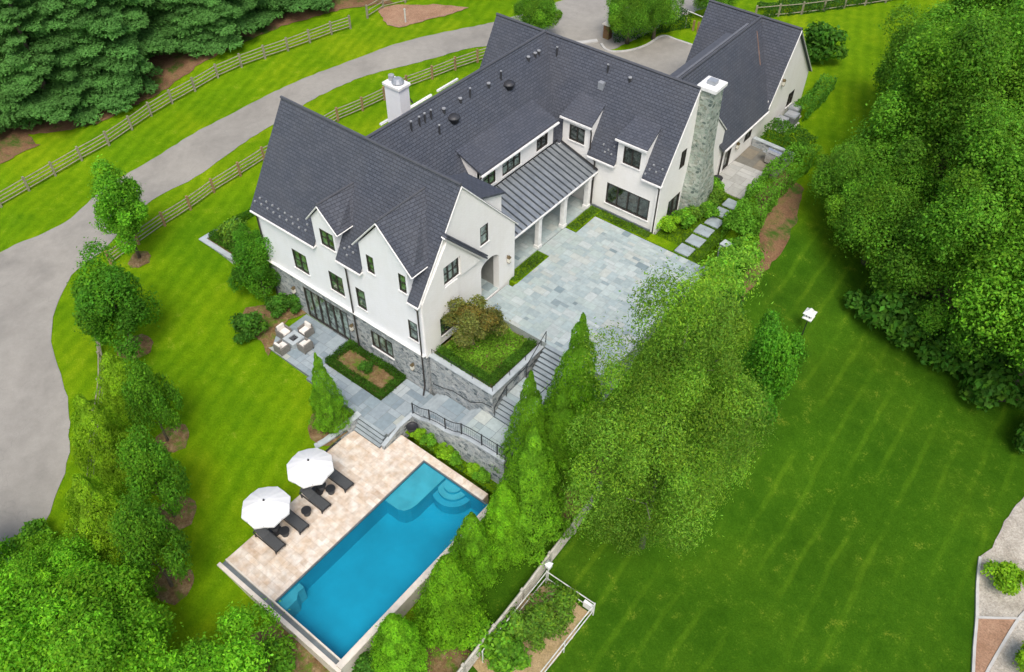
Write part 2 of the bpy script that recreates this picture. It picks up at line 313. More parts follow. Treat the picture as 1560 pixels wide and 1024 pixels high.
# distant ground out to the horizon
m=M(); m.box(-900,900,-500,1500,-3.2,-2.2); o=m.obj('ground','lawn'); props(o,kind='structure')
def smooth_poly(pts,n=6,closed=True):
    out=[]; k=len(pts)
    for i in range(k if closed else k-1):
        p0,p1,p2,p3=[pts[(i+j)%k] if closed else pts[min(max(i+j,0),k-1)] for j in (-1,0,1,2)]
        for t in np.arange(0,1,1/n):
            out.append(tuple(.5*((2*p1[a])+(-p0[a]+p2[a])*t+(2*p0[a]-5*p1[a]+4*p2[a]-p3[a])*t*t+(-p0[a]+3*p1[a]-3*p2[a]+p3[a])*t**3) for a in (0,1)))
    if not closed: out.append(tuple(pts[-1][:2]))
    return out
def inside(px_,py_,poly):
    c=np.zeros(np.shape(px_),bool); n=len(poly); j=n-1
    for i in range(n):
        xi,yi=poly[i];xj,yj=poly[j]
        with np.errstate(divide='ignore',invalid='ignore'):
            k=((yi>py_)!=(yj>py_))&(px_<(xj-xi)*(py_-yi)/(yj-yi+1e-12)+xi)
        c^=k; j=i
    return c
def drape(name,poly,mat,dz=.05,kind='structure',grid=.6,rough=.0,label=None,cat=None):
    """a sheet that follows the lawn inside a plan outline"""
    pts=[]
    for i,(x,y) in enumerate(poly):
        x2,y2=poly[(i+1)%len(poly)]; d=math.hypot(x2-x,y2-y); n=max(1,int(d/.45))
        for k in range(n):
            t=k/n; jx=random.uniform(-rough,rough); jy=random.uniform(-rough,rough); pts.append((x+(x2-x)*t+jx,y+(y2-y)*t+jy))
    P=np.array(pts); x0,y0=P.min(0); x1,y1=P.max(0)
    gx,gy=np.meshgrid(np.arange(x0,x1,grid),np.arange(y0,y1,grid)); gx=gx.ravel()+.13*grid*np.sin(gy.ravel()*7); gy=gy.ravel()
    ins=inside(gx,gy,pts); gx=gx[ins]; gy=gy[ins]
    d=((gx[:,None]-P[:,0])**2+(gy[:,None]-P[:,1])**2).min(1)>.05 if len(gx)*len(P)<4e7 else np.ones(len(gx),bool)
    gx=gx[d]; gy=gy[d]; nb=len(P)
    vs=[Vector(p) for p in pts]+[Vector((a,b)) for a,b in zip(gx,gy)]
    V2,E2,F2,_,_,_=geometry.delaunay_2d_cdt(vs,[(i,(i+1)%nb) for i in range(nb)],[list(range(nb))],1,1e-5)
    A=np.array([[v.x,v.y] for v in V2]); Zz=hts(A[:,0],A[:,1])+dz
    me=bpy.data.meshes.new(name); me.from_pydata([(a[0],a[1],z) for a,z in zip(A,Zz)],[],[tuple(f) for f in F2]); me.materials.append(MATS[mat])
    for p in me.polygons: p.use_smooth=True
    o=link(name,me); props(o,label,cat,kind=kind); return o
def gp(*pts): return [tuple(G(x,y)[:2]) for x,y in pts]
# driveway
dl=[(-220,520),(-90,430),(0,385),(90,345),(155,290),(230,245),(330,185),(440,130),(560,83),(660,53),(760,32),(830,10),(900,-12),(1000,-35),(1130,-60),(1300,-80)]
dr=[(1330,-60),(1180,-20),(1040,25),(935,75),(860,80),(800,70),(725,72),(640,95),(560,115),(480,150),(400,200),(330,248),(240,300),(165,375),(110,420),(85,470),(80,520),(92,570),(105,620),(105,690),(88,750),(60,810),(20,850),(-40,910),(-220,1010)]
drv=smooth_poly(gp(*dl),4,False)+smooth_poly(gp(*dr),4,False)
drape('driveway',drv,'asphalt',.03,grid=.8,rough=.07)
court=gp((905,62),(940,80),(978,72),(1010,55),(1060,72),(1085,90),(1060,150),(960,150),(840,100),(820,60))
# drive court beside the garage
drape('road',gp((835,65),(905,70),(916,72),(935,79),(965,77),(985,70),(1009,56),(1045,66),(1100,85),(1130,120),(1060,170),(900,130),(800,80)),'asphalt',.065,grid=1.0)
# kerb of the drive court
def strip(name,px,w,mat,h,parent=None,label=None,cat=None,kind=None,closed=False):
    P=[G(*p) for p in px]; P=[Vector((a,b,0)) for a,b in smooth_poly([tuple(q[:2]) for q in P],4,closed)]
    m=M(); n=len(P)
    L_=[];Rr=[]
    for i,p in enumerate(P):
        t=(P[min(i+1,n-1)]-P[max(i-1,0)]).normalized(); s=Vector((-t.y,t.x,0))*w/2; z=hz(p.x,p.y)
        L_.append(Vector(((p+s).x,(p+s).y,z)));Rr.append(Vector(((p-s).x,(p-s).y,z)))
    vs=[];
    for a,b in zip(L_,Rr): vs+=[tuple(a+Vector((0,0,h))),tuple(b+Vector((0,0,h))),tuple(b-Vector((0,0,.1))),tuple(a-Vector((0,0,.1)))]
    fs=[]
    for i in range(n-1):
        for k in range(4): fs.append((i*4+k,i*4+(k+1)%4,i*4+4+(k+1)%4,i*4+4+k))
    fs+=[(3,2,1,0),(n*4-4,n*4-3,n*4-2,n*4-1)]
    m.add(vs,fs); o=m.obj(name,mat,parent); return props(o,label,cat,kind=kind)
strip('kerb',[(916,68),(922,76),(935,80),(960,78),(985,70),(1009,56),(1030,62),(1060,72)],.22,'concrete',.14,kind='structure')
strip('kerb',[(868,66),(885,66),(910,63)],.5,'concrete',.12,kind='structure')
# planting beds
drape('mulch_bed',gp((-30,200),(60,205),(150,190),(230,150),(330,85),(430,40),(520,15),(600,5),(560,-40),(300,-60),(-60,-50),(-100,80),(-80,260),(0,250),(60,222),(40,205)),'soil',.06,rough=.15)
drape('mulch_bed',gp((575,15),(600,8),(660,8),(715,12),(690,22),(650,32),(610,43),(590,38)),'bare_earth',.07,rough=.12)
for i,(x,y,r) in enumerate([(213,396,.8),(206,530,1.1),(264,668,1.0),(270,782,1.1),(266,890,1.05),(500,652,1.25)]):
    c=G(x,y); drape('mulch_ring',[(c.x+r*math.cos(a)*(1+.10*math.sin(3*a+i)+.05*math.sin(7*a)),c.y+r*math.sin(a)) for a in np.arange(0,2*PI,.35)],'mulch',.05,grid=.5,rough=.07)
drape('mulch_bed',gp((408,545),(398,520),(360,505),(375,470),(400,465),(460,470),(470,478),(440,488),(425,505)),'mulch',.07,rough=.06)
drape('mulch_bed',gp((345,1040),(385,965),(420,950),(470,985),(520,1030),(450,1080)),'mulch',.07,rough=.15)
drape('mulch_bed',gp((600,1030),(650,985),(700,985),(720,1000),(690,1040)),'mulch',.07,rough=.12)
drape('mulch_bed',gp((830,745),(850,700),(890,650),(950,660),(935,720),(915,745),(870,790),(835,800)),'mulch',.07,rough=.12)
drape('soil_bank',gp((1195,262),(1225,290),(1215,330),(1200,370),(1170,410),(1140,445),(1112,490),(1095,480),(1120,440),(1150,390),(1160,340),(1150,300)),'soil',.07,rough=.12)
drape('mulch_bed',gp((1350,480),(1420,520),(1500,580),(1600,650),(1700,600),(1600,450),(1400,420)),'soil',.07,rough=.15)
drape('garden_soil',gp((800,905),(840,890),(895,935),(870,975),(825,1030),(745,1060),(720,1010)),'straw',.07,rough=.12)
drape('gravel_path',gp((1560,755),(1530,795),(1512,835),(1492,850),(1488,940),(1482,1060),(1760,1060),(1760,700),(1600,740)),'gravel',.06,rough=.05)
drape('mulch_bed',gp((1489,944),(1550,945),(1530,975),(1508,1015),(1480,1050),(1480,1000)),'bare_earth',.09)
strip('edging',[(1492,850),(1488,890),(1487,940),(1483,990),(1480,1060)],.14,'concrete',.14,kind='structure')
strip('edging',[(1489,942),(1520,943),(1550,944),(1575,950)],.12,'concrete',.13,kind='structure')
strip('edging',[(1600,905),(1570,925),(1550,945),(1528,980),(1505,1020),(1490,1050)],.14,'concrete',.14,kind='structure')
# ------------------------------------------------------------------ paving
PAL_BLUE=[(.36,.43,.42),(.40,.46,.44),(.32,.385,.38),(.44,.485,.465),(.38,.445,.415),(.345,.41,.405),(.25,.31,.315),(.43,.46,.42),(.20,.26,.27)]
W_BLUE=[6,6,3.5,4,5,4,1.2,3,.45]
PAL_GREY=[(.27,.32,.345),(.31,.36,.38),(.23,.285,.31),(.35,.39,.40),(.20,.25,.28),(.38,.40,.36)]; W_GREY=[5,5,4,2,1.5,.5]
PAL_TRAV=[(.69,.62,.53),(.65,.57,.48),(.74,.68,.60),(.60,.51,.42),(.71,.64,.56)]; W_TRAV=[5,3,4,1,4]
def pave(name,rects,z,cell,pal,wt,mat,joint,base_th=.5,gap=.012,excl=[],kind='structure',label=None,cat=None,maxw=3):
    V=[];Q=[];C=[]
    def quad(a,b,c,d,cc):
        n=len(V); V.extend([a,b,c,d]); Q.append((n,n+1,n+2,n+3)); C.extend([cc]*4)
    ps=random.choices
    for (x0,x1,y0,y1) in rects:
        nx=max(1,round((x1-x0)/cell)); ny=max(1,round((y1-y0)/cell)); cx=(x1-x0)/nx; cy=(y1-y0)/ny
        used=np.zeros((nx,ny),bool)
        for i in range(nx):
            for j in range(ny):
                if used[i,j]: continue
                w,h=random.choice([(1,1),(2,1),(1,2),(2,2),(2,2),(3,2),(2,3),(3,1)])
                while w>1 and (i+w>nx or used[i:i+w,j].any()): w-=1
                while h>1 and (j+h>ny or used[i:i+w,j:j+h].any()): h-=1
                used[i:i+w,j:j+h]=True
                a0=x0+i*cx;a1=x0+(i+w)*cx;b0=y0+j*cy;b1=y0+(j+h)*cy; mx=(a0+a1)/2;my=(b0+b1)/2
                if any(ex0<mx<ex1 and ey0<my<ey1 for ex0,ex1,ey0,ey1 in excl): continue
                cc=ps(pal,wt)[0]; f=random.uniform(.93,1.07); cc=tuple(q*f for q in cc); zz=z+random.uniform(-.002,.002)
                quad((a0+gap,b0+gap,zz),(a1-gap,b0+gap,zz),(a1-gap,b1-gap,zz),(a0+gap,b1-gap,zz),cc)
        b=[(x0,y0),(x1,y0),(x1,y1),(x0,y1)]; zt=z-.008
        if not excl: quad(*[(p[0],p[1],zt) for p in b],joint)
        for k in range(4):
            p=b[k];q=b[(k+1)%4]; quad((p[0],p[1],z-base_th),(q[0],q[1],z-base_th),(q[0],q[1],zt),(p[0],p[1],zt),joint)
    me=colmesh(name,np.array(V),np.array(Q),np.array(C),mat); o=link(name,me); return props(o,label,cat,kind=kind)
JB=(.34,.37,.35)
# courtyard
pave('courtyard',[(-24.0,-15.5,30.9,40.15),(-24.4,-15.5,28.25,30.9)],4.4,.27,PAL_BLUE,W_BLUE,'flagstone',JB,2.8)
pave('porch_floor',[(-28.0,-24.9,31.75,41.0)],4.5,.32,PAL_BLUE,W_BLUE,'flagstone',JB,1.2)
pave('porch_floor',[(-28.0,-24.55,28.2,31.55)],4.46,.32,PAL_BLUE,W_BLUE,'flagstone',JB,1.2)
pave('courtyard',[(-24.9,-24.0,34.75,37.85)],4.405,.32,PAL_BLUE,W_BLUE,'flagstone',JB,1.0)
pave('grill_terrace',[(-19.75,-17.0,48.35,52.4)],4.36,.5,[(.40,.39,.35),(.46,.45,.41),(.36,.36,.33)],[3,3,2],'flagstone',(.25,.24,.2),1.0)
pave('grill_terrace',[(-19.75,-16.3,52.4,55.15)],4.352,.5,[(.22,.19,.14),(.18,.17,.14),(.25,.20,.11)],[3,3,1],'flagstone',(.15,.14,.1),1.0)
pave('patio',[(-35.5,-31.2,19.6,23.25),(-31.2,-24.15,19.35,20.95),(-26.3,-23.95,20.95,23.25)],.8,.42,PAL_GREY,W_GREY,'flagstone',(.2,.22,.22),.9)
pave('path',[(-22.9,-21.15,21.45,23.45)],1.3,.42,PAL_GREY,W_GREY,'flagstone',(.2,.22,.22),1.3)
pave('path',[(-20.4,-16.95,21.45,23.5)],2.02,.42,PAL_BLUE,W_BLUE,'flagstone',(.2,.22,.22),2.2)
pave('pool_deck',[(-25.55,-21.72,8.5,19.72),(-26.55,-25.55,15.8,19.35),(-24.3,-24.15,18.7,19.72)],0,.32,PAL_TRAV,W_TRAV,'travertine',(.60,.53,.45),1.2)
pave('pool_deck',[(-25.55,-17.3,19.72,20.25)],.0,.53,PAL_TRAV,W_TRAV,'travertine',(.60,.53,.45),1.2)
# steps
def steps(name,x0,x1,y0,y1,z0,z1,n,axis,label,down=1.2,up=1):
    """flight rising along +axis (up=1) or -axis"""
    r=empty(name,((x0+x1)/2,(y0+y1)/2,z0),label,'steps')
    for k in range(n):
        h=(z1-z0)/n; z=z0+h*(k+1); L0,L1=(y0,y1) if axis=='y' else (x0,x1); d=(L1-L0)/n
        a,b=(L0+d*k,L1) if up>0 else (L0,L1-d*k)
        m=M(); t=M(); zt=z-(.001 if k==n-1 else 0)
        c0,c1=(L0+d*k,L0+d*(k+1)) if up>0 else (L1-d*(k+1),L1-d*k)
        if axis=='y': m.box(x0,x1,c0,c1,z0-down,z-.055); t.box(x0-.01,x1+.01,c0-(.03 if up>0 else 0),c1+(0 if up>0 else .03),z-.055,zt)
        else: m.box(c0,c1,y0,y1,z0-down,z-.055); t.box(c0-(.03 if up>0 else 0),c1+(0 if up>0 else .03),y0-.0,y1+.0,z-.055,zt)
        p=m.obj('riser','riser_dark',r,True); t.obj('tread','bluestone_tread',r,True,.008)
    return r
steps('stone_steps',-26.4,-24.3,18.7,19.35,0,.8,4,'y','bluestone steps going down from the grey patio to the travertine pool deck')
steps('stone_steps',-19.55,-17.75,23.5,24.55,2.02,2.9,5,'y','lower bluestone flight between the walkway and the mid stair landing')
steps('stone_steps',-19.3,-17.75,26.45,28.25,2.9,4.4,8,'y','upper bluestone flight climbing from the stair landing to the courtyard')
steps('stone_steps',-23.9,-22.9,21.45,23.45,.8,1.3,3,'x','three shallow walkway steps beside the wall base, nearest the patio')
steps('stone_steps',-21.15,-20.4,21.45,23.5,1.3,2.02,4,'x','four shallow walkway steps just below the railing end near the planter corner')
pave('landing',[(-19.55,-17.75,24.55,26.45)],2.89,.42,PAL_BLUE,W_BLUE,'flagstone',(.2,.22,.22),2.5)
# ------------------------------------------------------------------ pool
pool=empty('swimming_pool',(-19.3,14.1,-1.6),'long rectangular swimming pool with turquoise water and pale coping','swimming pool')
PX0,PX1,PY0,PY1=-21.70,-16.88,8.52,19.70
m=M()
for a in [((PX0,PY0),(PX1,PY0)),((PX1,PY0),(PX1,PY1)),((PX1,PY1),(PX0,PY1)),((PX0,PY1),(PX0,PY0))]:
    (x0,y0),(x1,y1)=a; m.add([(x0,y0,-1.6),(x1,y1,-1.6),(x1,y1,-.02),(x0,y0,-.02)],[(0,1,2,3)])
m.add([(PX0,PY0,-1.6),(PX1,PY0,-1.6),(PX1,PY1,-1.6),(PX0,PY1,-1.6)],[(0,1,2,3)])
m.obj('basin','plaster_deep',pool,True)
led=[(-21.7,16.45),(-20.75,16.47),(-20.4,16.62),(-20.2,16.95),(-20.12,17.4),(-20.1,19.7),(-21.7,19.7)]
m=M(); m.slab([(x,y,-.34) for x,y in led],1.25); o=m.obj('tanning_ledge','plaster_deep',pool,True); t=M(); t.slab([(x,y,-.31) for x,y in led],.03); t.obj('ledge_top','plaster_shallow',o)  # sides coloured as deep plaster to look shaded below the lighter top
for k,r in enumerate((1.25,.9,.55)):
    m=M(); c=(-19.45,19.7); m.slab([(c[0]+r*math.cos(a),c[1]-r*math.sin(a),-.85+.22*k) for a in np.linspace(0,PI,16)],.7); o=m.obj('pool_step','plaster_deep',pool,True); t=M(); t.slab([(c[0]+r*math.cos(a),c[1]-r*math.sin(a),-.82+.22*k) for a in np.linspace(0,PI,16)],.03); t.obj('step_tread','plaster_mid' if k==0 else 'plaster_shallow',o)  # step sides get the deep colour as painted shade, treads stay lighter
m=M(); m.slab([(-21.7,8.52,-.40),(-21.1,8.52,-.40),(-21.1,9.35,-.40),(-21.35,9.65,-.40),(-21.35,10.05,-.40),(-21.7,10.05,-.40)],1.2); m.obj('pool_bench','plaster_shallow',pool,True)
m=M(); # coping: right side, short ends; dark waterline tile
m.box(-16.86,-16.5,8.15,20.25,-1.9,.03); m.obj('side_wall','pale_coping',pool,True,.015)
m=M(); m.box(-25.55,-16.86,8.42,8.5,-.5,.035); m.obj('coping','pale_coping',pool,True,.01)
m=M(); m.box(-21.72,-17.0,19.66,19.72,-.16,-.02); m.box(-21.72,-21.66,8.5,19.66,-.16,-.02); m.obj('waterline_tile','riser_dark',pool,True)
m=M(); m.box(-25.75,-16.5,7.98,8.2,-2.2,-.12); m.obj('trough_wall','pale_coping',pool,True,.01)
m=M(); m.box(-25.6,-16.86,8.2,8.42,-1.0,-.16); m.obj('overflow_channel','riser_dark',pool,True)
m=M(); m.add([(PX0,PY0,-.1),(PX1,PY0,-.1),(PX1,PY1,-.1),(PX0,PY1,-.1)],[(0,1,2,3)]); o=m.obj('pool_water','pool_water'); props(o,kind='structure')
# ------------------------------------------------------------------ house
HB=Vector((-30,32,.6))
house=empty('house',HB,'large white brick house with steep dark slate roofs, several gables and a stone base','house')
def H(m,name,mat,parent=None,bevel=0,smooth=False): return m.obj(name,mat,parent or house,True,bevel,smooth)
def fV(V,s=1): return lambda a,z,d:(a,V-d*s,z)     # facade in a plane of constant Y, outward -Y when s=1
def fU(U,s=1): return lambda a,z,d:(U+d*s,a,z)     # facade in a plane of constant X, outward +X when s=1
def rect(a0,a1,z0,z1): return [(a0,z0),(a1,z0),(a1,z1),(a0,z1)]
def panel(fn,outer,holes=(),th=.3):
    m=M(); polys=[[Vector((a,z,0)) for a,z in outer]]+[[Vector((a,z,0)) for a,z in h] for h in holes]
    tr=geometry.tessellate_polygon(polys); fl=[p for q in polys for p in q]
    for d in (0,-th): m.add([fn(p.x,p.y,d) for p in fl],[tuple(t) for t in tr])
    n0=0; n=len(fl)
    for q in polys:
        k=len(q); m.f+=[(n0+i,n0+(i+1)%k,n0+(i+1)%k+n,n0+i+n) for i in range(k)]; n0+=k
    return m
def win(fn,a0,a1,z0,z1,nx=2,nz=2,pane='glass_dark',sill=True,name='window',fw=.06,dep=.10,heavy=False):
    m=M(); b=lambda *q: m.box(q[0],q[1],q[2],q[3],q[4],q[5],lambda a,z,d:fn(a,z,d))
    d0,d1=-dep,-dep+.10
    b(a0,a0+fw,z0,z1,d0,d1); b(a1-fw,a1,z0,z1,d0,d1); b(a0+fw,a1-fw,z0,z0+fw,d0,d1); b(a0+fw,a1-fw,z1-fw,z1,d0,d1)
    for k in range(1,nx):
        x=a0+(a1-a0)*k/nx; b(x-fw*.55,x+fw*.55,z0+fw,z1-fw,d0,d1-.01)
    for k in range(1,nz):
        z=z0+(z1-z0)*k/nz; b(a0+fw,a1-fw,z-.014,z+.014,d0+.01,d1-.035)
    f=H(m,name,'bronze')
    g=M(); g.box(a0+.02,a1-.02,z0+.02,z1-.02,d0-.02,d0+.02,lambda a,z,d:fn(a,z,d)); H(g,'pane',pane,f)
    if sill:
        s=M(); s.box(a0-.06,a1+.06,z0-.08,z0-.002,-.05,.07,lambda a,z,d:fn(a,z,d)); H(s,'sill','white_trim',f)
    return f
# panel() maps (a,z,d); box() above uses argument order a,z,d through x,y,z
KL=(14.1-8.2)/(27.0-23.05)
# --- left wing, long garden front
fL=fV(23.3); DOOR=(-35.28,-31.2,.82,3.42); BW=(-29.15,-27.32,1.87,3.27)
H(panel(fL,[(-38.4,.1),(-24.5,.1),(-24.5,4.1),(-38.4,4.1)],[rect(*DOOR),rect(*BW)],.3),'stone_base','blue_stone')
ws=[(-35.5,-34.2,4.97,6.5,2,2,'glass_green'),(-32.2,-31.0,4.99,6.48,2,2,'glass_green'),(-32.28,-31.15,8.5,9.68,2,2,'glass_green'),(-28.47,-27.92,8.48,9.73,1,2,'glass_green'),(-26.0,-25.46,8.43,9.7,1,2,'glass_green'),(-29.88,-29.12,4.9,6.46,1,2,'glass_green'),(-25.63,-24.92,4.9,6.38,1,2,'glass_curtain')]
H(panel(fV(23.27),[(-38.42,4.1),(-24.48,4.1),(-24.48,8.35),(-25.3,8.35),(-25.3,10.35),(-27.1,12.45),(-28.95,10.3),(-28.95,8.35),(-31.0,8.35),(-31.0,10.3),(-31.85,11.35),(-32.83,10.25),(-32.83,8.35),(-38.42,8.35)],[rect(*w[:4]) for w in ws],.28),'wall','white_brick')
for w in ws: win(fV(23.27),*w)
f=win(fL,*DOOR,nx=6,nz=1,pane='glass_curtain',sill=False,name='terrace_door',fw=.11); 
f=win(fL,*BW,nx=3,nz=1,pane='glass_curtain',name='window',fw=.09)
m=M(); m.box(-38.45,-24.45,23.1,23.3,4.04,4.12); H(m,'water_table','white_trim')
# dormer gable cheeks and roofs on the garden front
def main_z(y): return 8.2+(y-23.05)*KL
for (a0,a1,zt) in ((-32.83,-31.0,10.3),(-28.95,-25.3,10.35)):
    for a in (a0,a1):
        yb=23.05+(zt-8.2)/KL; a=a+(.012 if a==a0 else -.012); lft=a<(a0+a1)/2
        m=M(); m.slab([(a,23.3,8.2),(a,23.3,zt),(a,yb+.1,zt),(a,23.3,8.1)],.12,(1 if lft else -1,0,0)); H(m,'dormer_cheek','white_brick')
def gable_roof(pk,back,lf,rf,name='gable_roof',cap=True):
    """two slopes from ridge pk-back down to feet at the front (lf, rf); back feet lie on the main slope"""
    r=None
    for ft in (lf,rf):
        yb=23.05+(ft[2]-8.2)/KL; b=(ft[0],yb+.1,ft[2])
        m=M(); m.slab([pk,back,b,ft],.14); o=H(m,name,'slate')
        r=o
        t=M(); t.tube([Vector(pk)+Vector((0,-.01,-.13)),Vector(ft)+Vector((0,-.01,-.13))],.045,4); H(t,'verge_trim','white_trim',o)
        t=M(); t.tube([Vector(ft)+Vector((0,0,-.12)),Vector(b)+Vector((0,0,-.12))],.04,4); H(t,'eave_trim','white_trim',o)
    t=M(); t.tube([Vector(pk)+Vector((0,0,.02)),Vector(back)+Vector((0,0,.02))],.07,6); H(t,'ridge_cap','slate_cap')
gable_roof((-27.1,23.1,12.75),(-26.6,26.45,13.28),(-29.3,23.1,10.22),(-24.75,23.1,10.2))
gable_roof((-31.88,23.1,11.6),(-31.4,25.55,11.95),(-33.1,23.1,10.15),(-30.5,23.1,10.18))
# main slopes of the left wing (front slope laid in three runs between the wall dormers)
th=.16
def roof(poly,name='roof'): m=M(); m.slab(poly,th); return H(m,name,'slate')
RZ=14.1
e0=lambda x0,x1: [(x0,23.05,8.2),(x1,23.05,8.2)]
zf=main_z(23.55)
roof([(-38.6,23.55,zf),(-24.45,23.55,zf),(-24.45,27.0,RZ),(-38.6,27.0,RZ)])
for x0,x1 in ((-38.6,-32.86),(-30.97,-28.98),(-25.27,-24.45)):
    roof([(x0,23.05,8.2),(x1,23.05,8.2),(x1,23.55,zf),(x0,23.55,zf)],'eave_course')
    m=M(); m.box(x0-.02,x1+.02,22.96,23.27,7.98,8.1); H(m,'gutter','white_trim',None,.02)
roof([(-38.6,27.0,RZ),(-24.45,27.0,RZ),(-24.45,31.95,8.6),(-38.6,31.95,8.6)])
m=M(); m.tube([(-38.62,27,RZ+.03),(-24.45,27,RZ+.03)],.09,6); H(m,'ridge_cap','slate_cap')
# left end gable, back wall
H(panel(fU(-38.4,-1),[(23.61,.1),(31.38,.1),(31.38,8.9),(27.0,13.92),(23.61,8.7)],[],.3),'wall','white_brick')
H(panel(fV(31.7,-1),rect(-38.4,-28.0,.5,8.6),[],.3),'wall','white_brick')
H(panel(fV(31.7,-1),rect(-28.0,-24.96,4.2,8.6),[],.3),'wall','cream_brick')
# --- entrance gable facing the courtyard
fG=fU(-24.5)
arch=[(28.48,4.42),(30.18,4.42),(30.18,7.05)]+[(29.33+.85*math.cos(t),7.05+.5*math.sin(t)) for t in np.linspace(0,PI,11)[1:-1]]+[(28.48,7.05)]
gws=[(28.49,29.2,8.96,10.28,1,2,'glass_curtain'),(25.22,26.54,8.22,9.5,3,2,'glass_curtain'),(24.66,26.2,4.52,6.04,3,2,'glass_green')]
H(panel(fG,[(23.56,3.9),(31.72,3.9),(31.72,8.68),(27.02,13.99),(23.56,8.82)],[arch]+[rect(*w[:4]) for w in gws],.45),'wall','cream_brick')
for w in gws: win(fG,*w)
H(panel(fG,rect(23.62,24.4,.1,3.9),[],.3),'stone_base','blue_stone')
# rake: coping along the gable edges
m=M(); m.tube([(-24.44,23.05,8.06),(-24.44,27.02,13.98)],.045,6); m.tube([(-24.44,27.02,13.98),(-24.44,31.95,8.5)],.045,6); H(m,'verge_trim','white_trim')
# stepped offset roof band on the lower gable
m=M(); 
n=22
p0=Vector((-24.45,25.35,11.9)); p1=Vector((-24.45,28.7,8.25)); d=(p1-p0)/n; nn=Vector((0,.735,.678))
m.slab([p0+Vector((-.02,0,0)),p1+Vector((-.02,0,0)),p1+Vector((.34,0,-.08)),p0+Vector((.34,0,-.08))],.10,(0,-.735,-.678))
for k in range(n):
    c=p0+d*(k+.5)+Vector((.18,0,.0))+nn*.03; m.box(-.17,.17,-.045,.045,-.03,.03,lambda a,b_,z,c=c:(c.x+a,c.y+b_,c.z+z))
H(m,'offset_roof_band','slate')
m=M(); m.slab([p0+Vector((.02,-.1,-.12)),p1+Vector((.02,-.1,-.12)),p1+Vector((.26,-.1,-.16)),p0+Vector((.26,-.1,-.16))],.07,(0,-.735,-.678)); H(m,'offset_band_trim','cream_brick')
# lower gable leaf standing a little proud
H(panel(fU(-24.37),[(23.3,3.9),(24.5,3.9),(24.5,4.45),(24.6,4.45),(24.6,6.1),(26.3,6.1),(26.3,8.1),(25.15,8.1),(25.15,9.6),(26.6,9.6),(26.6,8.1),(28.35,8.1),(25.62,11.25),(23.3,8.15)],[],.14),'lower_wall_leaf','cream_brick')
# passage behind the arch
m=M(); m.box(-28.1,-24.95,30.25,30.5,4.3,8.2); m.box(-28.1,-24.95,28.1,28.35,4.3,8.2); H(m,'passage_wall','passage_grey')
m=M(); m.box(-28.1,-27.9,28.35,30.25,4.3,8.2); H(m,'passage_wall','passage_grey')
m=M(); m.box(-28.1,-24.95,28.35,30.25,7.8,7.95); H(m,'passage_ceiling','beige_inner')
# small shed dormer behind the gable
m=M(); m.slab([(-27.7,28.75,12.2),(-24.62,28.75,12.2),(-24.62,30.98,11.35),(-27.7,30.98,11.35)],.12); H(m,'shed_dormer_roof','slate')
H(panel(fV(30.8,-1),rect(-27.55,-24.8,9.6,11.25),[rect(-27.1,-25.5,10.1,11.1)],.15),'shed_dormer_wall','cream_brick')
win(fV(30.8,-1),-27.1,-25.5,10.1,11.1,2,2)
for u in (-27.55,-24.93): m=M(); m.slab([(u,30.79,9.6),(u,30.79,11.2),(u,28.95,11.95)],.12,(1,0,0)); H(m,'shed_dormer_cheek','cream_brick')
# --- middle range
def mz(x): return 14.0-(x+31.6)*1.53
def mzw(x): return 14.0+(x+31.6)*1.53
roof([(-31.6,26.9,14.0),(-31.6,44.3,14.0),(-28.0,41.0+.0,8.49),(-28.0,31.0,8.49)])
roof([(-31.6,26.9,14.0),(-31.6,44.3,14.0),(-35.2,44.3,8.49),(-35.2,31.0,8.49)])
m=M(); m.tube([(-31.6,27.1,14.04),(-31.6,44.0,14.04)],.09,6); H(m,'ridge_cap','slate_cap')
H(panel(fU(-34.9,-1),rect(31.7,44,2.5,8.6),[],.3),'wall','white_brick')
pd=[(32.3,34.2,4.52,7.2),(35.0,37.4,4.52,7.2),(38.2,40.3,4.52,7.2)]
H(panel(fU(-28.0),rect(31.7,41.1,4.2,10.4-2.0),[rect(*q) for q in pd],.3),'wall','cream_brick')
for q in pd: win(fU(-28.0),*q,nx=3,nz=1,name='porch_door',sill=False,pane='glass_dark',fw=.08)
# shed dormer above the porch
sw=[(32.95,34.15,8.86,10.04,2,2,'glass_green'),(34.86,36.72,8.82,10.06,3,2,'glass_curtain'),(38.46,39.68,8.82,10.04,2,2,'glass_dark')]
H(panel(fU(-27.98),rect(32.62,40.3,8.4,10.4),[rect(*w[:4]) for w in sw],.2),'shed_dormer_wall','cream_brick')
for w in sw: win(fU(-27.98),*w)
m=M(); m.slab([(-27.72,32.5,10.38),(-27.72,40.42,10.38),(-29.8,40.25,11.25),(-29.8,32.5,11.25)],.14); H(m,'shed_dormer_roof','slate')
for y in (32.62,40.18): m=M(); m.slab([(-28.0,y,8.4),(-28.0,y,10.28),(-29.75,y,11.1)],.12,(0,1,0)); H(m,'shed_dormer_cheek','cream_brick')
m=M(); m.box(-27.74,-27.6,32.45,40.47,10.14,10.27); H(m,'gutter','white_trim',None,.02)
